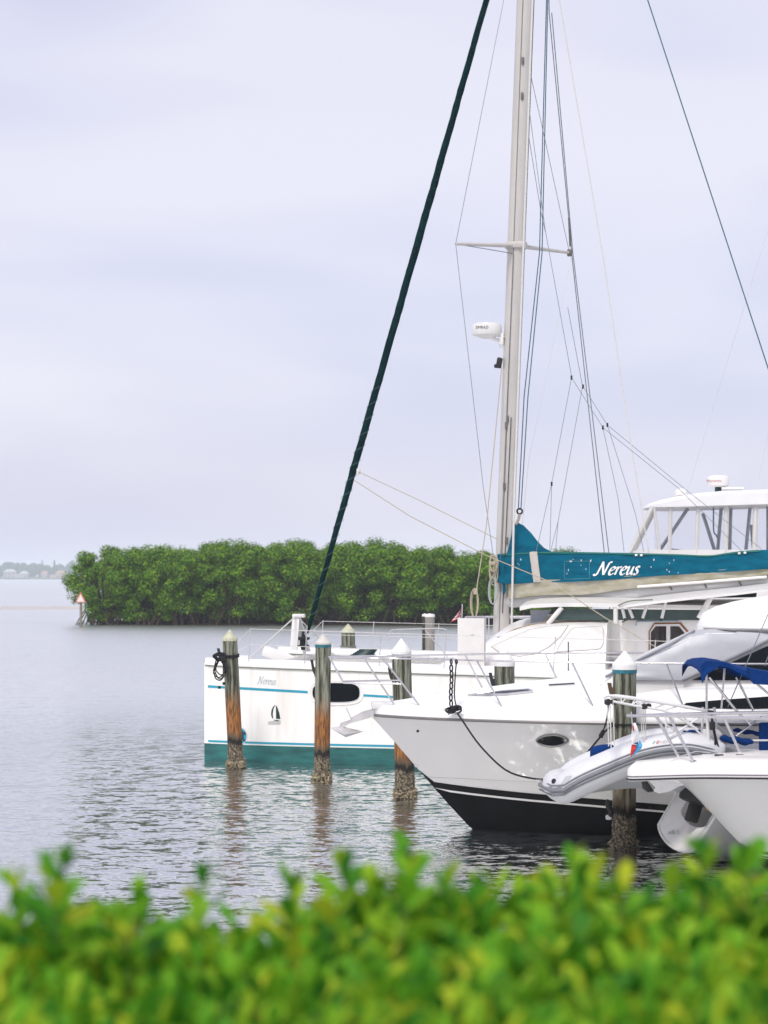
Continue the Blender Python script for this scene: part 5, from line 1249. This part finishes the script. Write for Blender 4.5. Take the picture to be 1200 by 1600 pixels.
line_pts = [st(1200, 352, .5), st(1075, 758, .5)]
# mast of this boat, off to the right, with the faint rigging seen against the sky
mx = Vector((2.7, 0, 1.3)); V, F = loft([[(2.7 + .05 * math.cos(a), .04 * math.sin(a), z) for a in [2 * math.pi * k / 12 for k in range(12)]] for z in (1.3, 11.0)], True, True, True); obj('mast', V, F, ANOD, sb, True, 60)
tube('boom', [(2.6, 0, 2.35), (1.3, 0, 2.45)], .05, ANOD, sb, 10)
tube('backstay', [(2.7, 0, 10.9), (1.35, -.3, 2.2), (.95, -.55, 1.3)], .005, WIRE, sb, 5)

# ------------------------------------------------------------------ inflatable dinghy slung from the davits
D = Frame(W(858, 900, 23.40).x, 23.40, -6)
dg = root('inflatable_dinghy', 'pale grey inflatable dinghy slung nose-down from the davits', 'dinghy', (D.o.x, D.o.y, 0), D.ang)
cl_ = [(859, 1228), (885, 1212), (930, 1192), (975, 1174), (1015, 1165), (1055, 1163), (1090, 1170), (1108, 1176)]   # centre line of the near tube
near = [D.at(x + 9, y + 6, 0) for x, y in cl_]
near = curve(near, 6)
L0 = near[0]; WID = .86
pts = []; rad = []
n = len(near)
for i, p in enumerate(near):
    t = i / (n - 1); pts.append(Vector((p.x + .10, p.y + (.02 if t > .2 else .02), p.z))); rad.append(interp([(0, .165), (.12, .19), (.5, .185), (.85, .175), (.95, .14), (1, .05)], t))
bow = [Vector((L0.x + .10 - .10 * math.sin(math.pi * k / 8), L0.y + .02 + WID * k / 8, L0.z + .02 * math.sin(math.pi * k / 8))) for k in range(8, 0, -1)]
farp = [Vector((p.x, p.y + WID, p.z)) for p in reversed(pts)]
allp = farp + bow[1:-1] + pts; allr = list(reversed(rad)) + [.165] * 6 + rad
V, F = tube_geo(allp, allr, 18); tb = obj('inflatable_tube', V, F, PVC, dg, True, 60)
SD = Surf(D, tb)
def onT(t): 
    i = min(n - 1, int(t * (n - 1))); return pts[i], rad[i]
for off, r, m in ((.0, .028, PVCD), (.055, .010, PVCD), (-.055, .012, PVCD)):
    P = []
    for i in range(0, n - 3):
        ph = off / rad[i]; P.append(pts[i] + Vector((-.02, -rad[i] * math.cos(ph) * 1.0, rad[i] * math.sin(ph) + .0)))
    P = [Vector((allp[n + 2].x - .20, allp[n + 2].y, pts[0].z + off)), Vector((pts[0].x - .14, pts[0].y - .12, pts[0].z + off * 1.0))] + P[1:]
    tube('rubbing_strake', P, r, m, tb, 8)
# rigid hull under the tubes
rings = []
for i in range(0, n, 4):
    p, r = pts[i], rad[i]; t = i / (n - 1); dep = interp([(0, .06), (.2, .14), (.5, .36), (.8, .50), (1, .52)], t)
    c = p.y + WID / 2; L = [(p.x, p.y + .02, p.z - r * .72), (p.x, p.y + .22, p.z - r * .85 - dep * .45), (p.x, c, p.z - r * .6 - dep), (p.x, c + .30, p.z - r * .85 - dep * .45), (p.x, p.y + WID - .02, p.z - r * .72)]
    rings.append(L)
V, F = loft(rings, True, True, True); obj('rigid_hull', V, F, pm('dinghy_hull_grey', (.40, .41, .42), .4, var=.08, scale=3), dg, True, 25)
V, F = box_geo((pts[-8].x, pts[0].y + WID / 2, pts[-8].z - .1), (.06, WID * .8, .5), Matrix.Rotation(-.1, 3, 'Y'), .02); obj('transom', V, F, GEL, dg)
V, F = box_geo((pts[n // 2].x, pts[0].y + WID / 2, pts[n // 2].z + .02), (.22, WID * .75, .05), None, .02); obj('thwart', V, F, GEL, dg)
for x, y in ((900, 1204), (914, 1197)): V, F = box_geo(D.at(x, y, -.02), (.07, .05, .035), Matrix.Rotation(-.4, 3, 'Y'), .012); obj('grab_patch', V, F, PVCD, tb)
V, F = lathe_geo([(.03, -.01), (.03, .012), (.012, .014)], 12); o = obj('valve', V, F, RUBBER, tb); o.location = SD.hit(866, 1221, .004) or D.at(866, 1221, -.2); o.rotation_euler = (R(70), 0, R(-40))
SD.patch([(876, 1226), (884, 1213), (894, 1212), (886, 1224)], 'reinforcing_patch', pm('patch_grey', (.44, .45, .47), .5), tb, .004, 2)
SD.quads(text_polys('I', 1019, 1162.5, 1.8, 4.2, 0, .3), 'brand_mark', LETGR, tb, .006)
SD.quads(text_polys('E', 1025, 1162.3, 4.0, 4.4, 0, .3), 'brand_mark', LETR, tb, .006)
SD.quads(text_polys('NEX', 1030, 1162, 14, 4.6, -1.5, .3), 'brand_mark', pm('faded_red_letters', (.55, .42, .44), .5), tb, .006)
P = [SD.hit(x, y, .02) for x, y in ((959, 1226), (964, 1225), (970, 1227))]
if all(P): tube('lifting_handle', P, .014, LETW, tb, 6)
rings = []
for k, (x, yt, yb) in enumerate(((922, 1176, 1196), (926, 1169, 1198), (938, 1166, 1195), (950, 1165, 1192), (958, 1167, 1187), (962, 1175, 1182))):
    a, b = D.at(x, yt, .25), D.at(x, yb, .25); cz, h = (a.z + b.z) / 2, (a.z - b.z) / 2 + .04
    rings.append([(a.x, .25 + .14 * math.cos(q), cz - .02 + h * math.copysign(abs(math.sin(q)) ** .7, math.sin(q)) + .01 * noise.noise(Vector((k, q, 0)))) for q in [2 * math.pi * j / 14 for j in range(14)]])
V, F = loft(rings, True, True, True); t = obj('canvas_bundle', V, F, BLUEC, None, True, 60); t.location = (D.o.x, D.o.y, 0); t.rotation_euler = (0, 0, D.ang)
tag(t, 'royal blue canvas bundle lying in the dinghy below the davit falls', 'canvas')

# ------------------------------------------------------------------ bow of the nearest boat
Nn = Frame(W(982, 900, 22.5).x, 22.5, -11)
nb = root('foreground_boat', 'cream-white boat bow with pulpit rail, nearest boat at the right edge', 'boat', (Nn.o.x, Nn.o.y, 0), Nn.ang)
NH = [(0, .20), (.03, .27), (.12, .31), (.6, .36), (.9, .46), (1.3, .66), (1.8, .90), (2.6, 1.2), (3.6, 1.42), (5, 1.55), (6.5, 1.5)]
def nz(s): return 1.07 + .06 * min(s, 3)
NS = [0, .03, .08, .2, .4, .6, .8, 1.0, 1.2, 1.4, 1.6, 1.9, 2.3, 2.8, 3.5, 4.5, 5.5, 6.5]
def edge_prof(h0, h1, off):
    rings = []
    for s in NS:
        w = sint(NH, s) + off; z = nz(s); rings.append([(s - (off if s == 0 else 0), -w, z + h0), (s - (off if s == 0 else 0), -w, z + h1), (s, w, z + h1), (s, w, z + h0)])
    return loft(rings, True, True, True)
rings = []
for s in NS:
    w = sint(NH, s); z = nz(s); i = min(.05, w * .3); cr = .04 * min(1, s); e = .06 * max(0, 1 - s / .08)
    rings.append([(s, -w, z), (s, -w, z + .11 - e), (s, -w + i * .3, z + .155 - e), (s, -w + i, z + .178 - e), (s, -w * .4, z + .185 + cr - e), (s, w * .4, z + .185 + cr - e), (s, w - i, z + .178 - e), (s, w - i * .3, z + .155 - e), (s, w, z + .11 - e), (s, w, z)])
V, F = loft(rings, True, True, True); ndk = obj('deck', V, F, pm('cream_gelcoat', (.82, .80, .75), .35, var=.05, scale=2, coat=.3), nb, True, 50)
V, F = edge_prof(.008, .028, .010); obj('sheer_stripe', V, F, pm('dark_purple_stripe', (.012, .008, .02), .4), ndk, True, 40)
V, F = edge_prof(.046, .056, .006); obj('sheer_stripe', V, F, pm('mauve_stripe', (.12, .09, .14), .4), ndk, True, 40)
def nkeel(s): return sint([(.35, 1.06), (.55, 1.04), (.75, .87), (1.05, .55), (1.36, .24), (1.6, 0), (2.1, -.35), (6.5, -.5)], s)
HS = [.36, .45, .55, .65, .75, .9, 1.05, 1.2, 1.36, 1.6, 1.9, 2.3, 2.8, 3.5, 4.5, 5.5, 6.5]
def nhb(s, z):
    k = nkeel(s); u = max(0, min(1, (z - k) / (nz(s) - k))); return (sint(NH, s) - .03) * u ** interp([(.4, .75), (1.5, .8), (3, .6), (6.5, .4)], s)
def nzone(fa, fb2, m, name, mat, par, off=0):
    rings = []
    for s in HS:
        a, b = max(nkeel(s), fa), max(nkeel(s) + .0005, fb2 if fb2 is not None else nz(s)); L = [(s, -(nhb(s, a + (b - a) * k / m) + off), a + (b - a) * k / m) for k in range(m + 1)]
        rings.append(L + [(p[0], -p[1], p[2]) for p in reversed(L)])
    V, F = loft(rings, False, False, True); return obj(name, V, F, mat, par, True, 50)
nh = nzone(.28, None, 10, 'hull', pm('nearby_hull_white', (.66, .65, .62), .22, var=.05, scale=1.5, coat=.5), nb)
nzone(-.5, .28, 5, 'bottom', BLACKP, nh); nzone(.30, .335, 1, 'boot_stripe', BLACKG, nh, .006); nzone(.235, .262, 1, 'white_line', GEL, nh, .006)
# rail, flag, roller, windlass
mb = MB()
def nn(px, py, n): return Nn.at(px, py, n)
tube('pulpit_rail', curve([Nn.at(986, 1119, .10), Nn.at(984, 1118, 0), Nn.at(985, 1118.5, -.12), Nn.at(1040, 1118.5, -.3), Nn.at(1120, 1120.5, -.5), Nn.at(1200, 1123, -.75), Nn.at(1290, 1126, -1.0)], 5), .0165, STEEL, nb, 8)
tube('pulpit_rail', curve([Nn.at(986, 1119, .10), Nn.at(1040, 1116, .3), Nn.at(1120, 1114.5, .5), Nn.at(1200, 1113, .8), Nn.at(1290, 1112, 1.0)], 5), .0165, STEEL, nb, 8)
for a, b, n in (((1026, 1120), (1061, 1184), .28), ((1046, 1120), (1083, 1190), -.30), ((1131, 1121), (1160, 1184), .2), ((1010, 1117), (1028, 1182), .26)):
    if b[0] == 1028: continue
    tube('rail_stanchion', [nn(*a, n), nn(*b, n)], .016, STEEL, nb, 8); V, F = lathe_geo([(.04, -.01), (.04, .006), (.02, .018)], 10, nn(*b, n)); obj('stanchion_foot', V, F, STEEL, nb)
tube('rail_wire', [nn(1042, 1190, -.2), nn(1086, 1174, -.1), nn(1110, 1176, 0)], .006, STEEL, nb, 5)
mb = MB()
for k in range(9): 
    c = nn(1144 + 3.2 * k, 1183 + .5 * math.sin(k), -.1); mb.tube([c + Vector((.018 * math.cos(a), .008 * math.sin(a) * (1 if k % 2 else .2), .010 * math.sin(a))) for a in [2 * math.pi * j / 8 for j in range(8)]], .005, 5, True)
mb.build('anchor_chain', pm('chain_dark', (.08, .06, .08), .5, .6), nb)
for x, y, d in ((1112, 1184, (.22, .16, .07)), (1128, 1186, (.16, .12, .05)), (1185, 1184, (.14, .14, .09)), (1172, 1188, (.10, .06, .03))): V, F = box_geo(nn(x, y, -.05), d, None, .02); obj('windlass_housing', V, F, GEL, nb)
for x in (1120, 1127, 1153, 1159): V, F = box_geo(nn(x, 1181, -.12), (.05, .05, .035), None, .012); obj('deck_fitting', V, F, RUBBER, nb)
tube('black_line', curve([nn(1190, 1196, -.3), nn(1195, 1188, -.3), nn(1205, 1184, -.3), nn(1202, 1196, -.32), nn(1192, 1197, -.32)], 4), .014, ROPEB, nb, 6)
def nplate(pts, n, th):
    V = [nn(x, y, n) for x, y in pts]; V = V + [v + Vector((0, th, 0)) for v in V]; m = len(pts)
    return V, [tuple(range(m)), tuple(range(2 * m - 1, m - 1, -1))] + [(i, (i + 1) % m, m + (i + 1) % m, m + i) for i in range(m)]
AR = [(1012, 1219), (1080, 1219), (1077, 1225), (1060, 1229), (1048, 1236), (1030, 1240), (1021, 1236), (1024, 1230)]
mb = MB(); mb.add(*nplate(AR, -.10, .015)).add(*nplate(AR, .10, .015)); mb.build('bow_roller', STEEL, nb, False)
V, F = lathe_geo([(.03, -.09), (.055, -.06), (.03, 0), (.055, .06), (.03, .09)], 14); o = obj('roller_wheel', V, F, STEEL, nb); o.location = nn(1036, 1228, 0); o.rotation_euler = (R(90), 0, 0)
V = [nn(1002, 1222, -.1), nn(1010, 1219, .1), nn(1022, 1237, 0), nn(1012, 1238, -.12), nn(1004, 1232, -.12)]; V += [v + Vector((0, .03, 0)) for v in V]
obj('anchor_fluke', V, [(0, 1, 2, 3, 4), (9, 8, 7, 6, 5)] + [(i, (i + 1) % 5, 5 + (i + 1) % 5, 5 + i) for i in range(5)], pm('galvanised', (.14, .15, .14), .5, .6), nb, False)
t = root('pennant_flag', 'red, white and light blue pennant drooping from the nearest pulpit rail', 'flag', (Nn.o.x, Nn.o.y, 0), Nn.ang)
tube('staff', [nn(986, 1112, 0), nn(989, 1140, 0), nn(993, 1160, 0)], .007, STEEL, t, 6)
def cloth(name, pts, m, n):
    c = sum((nn(x, y, n) for x, y in pts), Vector()) / len(pts); V = [nn(x, y, n + .03 * math.sin(i * 2.2)) for i, (x, y) in enumerate(pts)]; V.append(c + Vector((0, -.03, 0))); k = len(pts)
    return obj(name, V, [(i, (i + 1) % k, k) for i in range(k)], m, t)
cloth('white_field', [(989, 1130), (993, 1129), (998, 1142), (1000, 1156), (997, 1164), (988, 1163), (986, 1150)], FLAGW, 0)
cloth('red_tip', [(988, 1134), (990, 1132), (991, 1142), (989, 1142)], FLAGR, -.02)
cloth('red_panel', [(987, 1163), (994, 1164), (993, 1170), (986, 1184), (985, 1176)], FLAGR, -.01)
cloth('blue_panel', [(995, 1160), (1000, 1156), (1004, 1164), (1002, 1170), (993, 1178), (987, 1183), (992, 1170)], FLAGB, .01)
cloth('dark_mark', [(991, 1161), (997, 1159), (997, 1162), (992, 1163)], NAVY, -.03)

# ------------------------------------------------------------------ clipped hedge in the foreground
HL = [(0.025, 0.13, 0.014), (0.06, 0.23, 0.018), (0.10, 0.32, 0.02), (0.15, 0.40, 0.022), (0.21, 0.46, 0.025), (0.28, 0.50, 0.03), (0.34, 0.52, 0.03), (0.58, 0.62, 0.04)]
HLEAF = leaf_mat('hedge_leaf', HL, 'island', 0.40, 0.5, 0.1)
HLEAF1 = leaf_mat('hedge_leaf_single', HL, 'object', 0.40, 0.5, 0.1)
hg = root('hedge', 'leafy bright green hedge along the bank in the foreground', 'hedge', (0, 3.2, 1.5))
def leaf_pts(L, Wd, curl, fold):
    V = []
    for t, w in ((0, .10), (.22, .55), (.5, .98), (.76, .92), (.93, .5), (1, .12)):
        x = L * t; z = -curl * L * t * t
        V += [(x, -Wd / 2 * w, z + fold * w * Wd), (x, 0, z), (x, Wd / 2 * w, z + fold * w * Wd)]
    F = []
    for i in range(5):
        a = i * 3; F += [(a, a + 1, a + 4, a + 3), (a + 1, a + 2, a + 5, a + 4)]
    return [Vector(v) for v in V], F
LM = []
for k in range(5):
    V, F = leaf_pts(.070 + .009 * (k % 3), .036 + .004 * (k % 2), .10 + .06 * k, .10 + .05 * (k % 3))
    me = bpy.data.meshes.new('leaf'); me.from_pydata([tuple(v) for v in V], [], F); me.materials.append(HLEAF1); me.shade_smooth(); LM.append((me, V, F))
rg = random.Random(31)
PEAK = [(18, 1385, 22), (88, 1352, 34), (305, 1384, 24), (445, 1392, 24), (530, 1362, 12), (575, 1392, 24), (645, 1338, 30), (705, 1385, 24), (905, 1358, 36), (985, 1392, 24), (1100, 1340, 22), (1160, 1354, 26), (755, 1408, 30), (860, 1398, 30), (1060, 1400, 30), (210, 1415, 26)]
leaves = []; stems = MB()
nshoot = 0
gx = 0.047
for iy in range(27):
    for ix in range(72):
        x = -1.7 + ix * gx + rg.uniform(-.02, .02); y = 2.52 + iy * gx + rg.uniform(-.02, .02)
        px = 600 + x / y * FPX
        base = interp([(0, 1428), (120, 1440), (260, 1450), (420, 1444), (540, 1426), (640, 1398), (800, 1402), (900, 1400), (1010, 1405), (1100, 1385), (1200, 1392)], px)
        zmax = CAMH - (base + 9 - 900) / FPX * 3.72
        z = zmax + .03 * noise.noise(Vector((x * 4, y * 4, 2))) + rg.uniform(-.045, .012)
        tilt = Vector((rg.gauss(0, .13), rg.gauss(0, .13), 1)).normalized()
        leaves.append((Vector((x, y, z)), tilt, rg.choice([8, 10, 12]), 0)); 
for px, py, w in PEAK:                                     # the taller shoots that break the outline
    for k in range(2 if w < 26 else 4):
        Yd = rg.uniform(3.2, 3.7); c = W(px + rg.uniform(-w, w) * .7, py + (0 if k == 0 else rg.uniform(4, 34)), Yd)
        leaves.append((c, Vector((rg.gauss(0, .10), rg.gauss(0, .10), 1)).normalized(), 12, 1))
cand = []; 
for top, ax, n, peak in leaves:
    u = ax.orthogonal().normalized(); v = ax.cross(u); a0 = rg.uniform(0, 6.28)
    foot = top - ax * .34
    stems.tube([Vector((foot.x, foot.y, 1.5)), foot, top - ax * .01], [.006, .004, .0018], 4)
    for k in range(n):
        d = .012 + .017 * k if k > 1 else .004 * k; a = a0 + k * 2.4; o = u * math.cos(a) + v * math.sin(a)
        up = interp([(0, 1.35), (3, .85), (12, .35)], k) + rg.uniform(-.2, .2)
        dr = (o * math.cos(up) + ax * math.sin(up)).normalized(); side = dr.cross(ax)
        if side.length < .01: side = u.copy()
        side.normalize(); side = (Matrix.Rotation(rg.uniform(-.5, .5), 3, dr) @ side); nrm = side.cross(dr)
        s = interp([(0, .62), (2, .85), (5, 1.05), (12, 1.0)], k) * rg.uniform(.85, 1.2); p = top - ax * d
        M = Matrix((dr, side, nrm)).transposed()
        ppx = 600 + p.x / p.y * FPX; ppy = 900 + (CAMH - p.z) / p.y * FPX
        vis = -20 < ppx < 1220 and ppy < 1610
        score = (s / p.y * 3.4 + (1.2 if peak else 0) + (.6 if k < 5 else 0) - max(0, (ppy - 1500)) * .002) if vis else -9
        cand.append((score, p, M, s, rg.randrange(5)))
cand.sort(key=lambda c: -c[0])
O = Vector((0, 3.2, 1.5))
for sc_, p, M, s, k in cand[:300]:
    o = bpy.data.objects.new('leaf', LM[k][0]); COL.objects.link(o); o.parent = hg
    o.matrix_local = Matrix.Translation(p - O) @ (M.to_4x4()) @ Matrix.Scale(s, 4)
V, F = [], []
for sc_, p, M, s, k in cand[300:]:
    o = len(V); q = p - O; V += [tuple(q + M @ (v * s)) for v in LM[k][1]]; F += [tuple(i + o for i in f) for f in LM[k][2]]
fo = obj('foliage', V, F, HLEAF, hg); fo['kind'] = 'stuff'
st_ = obj('stems', [v - O for v in stems.v], stems.f, pm('hedge_twig', (.11, .075, .04), .9, var=.4, scale=30), hg); st_['kind'] = 'stuff'

# ------------------------------------------------------------------ the humid air over the bay
hz = bpy.data.materials.new('haze_air'); hz.use_nodes = True; t = hz.node_tree; t.nodes.clear()
o = nd(t, 'ShaderNodeOutputMaterial'); v = nd(t, 'ShaderNodeVolumePrincipled')
v.inputs['Color'].default_value = (0.88, 0.96, 1.0, 1); v.inputs['Density'].default_value = 0.00032; v.inputs['Anisotropy'].default_value = 0.0
t.links.new(v.outputs[0], o.inputs['Volume'])
V, F = box_geo((0, 1400, 11.5), (6000, 3100, 25)); hb = obj('haze', V, F, hz, None, False); hb['kind'] = 'stuff'
SC.cycles.volume_bounces = 3
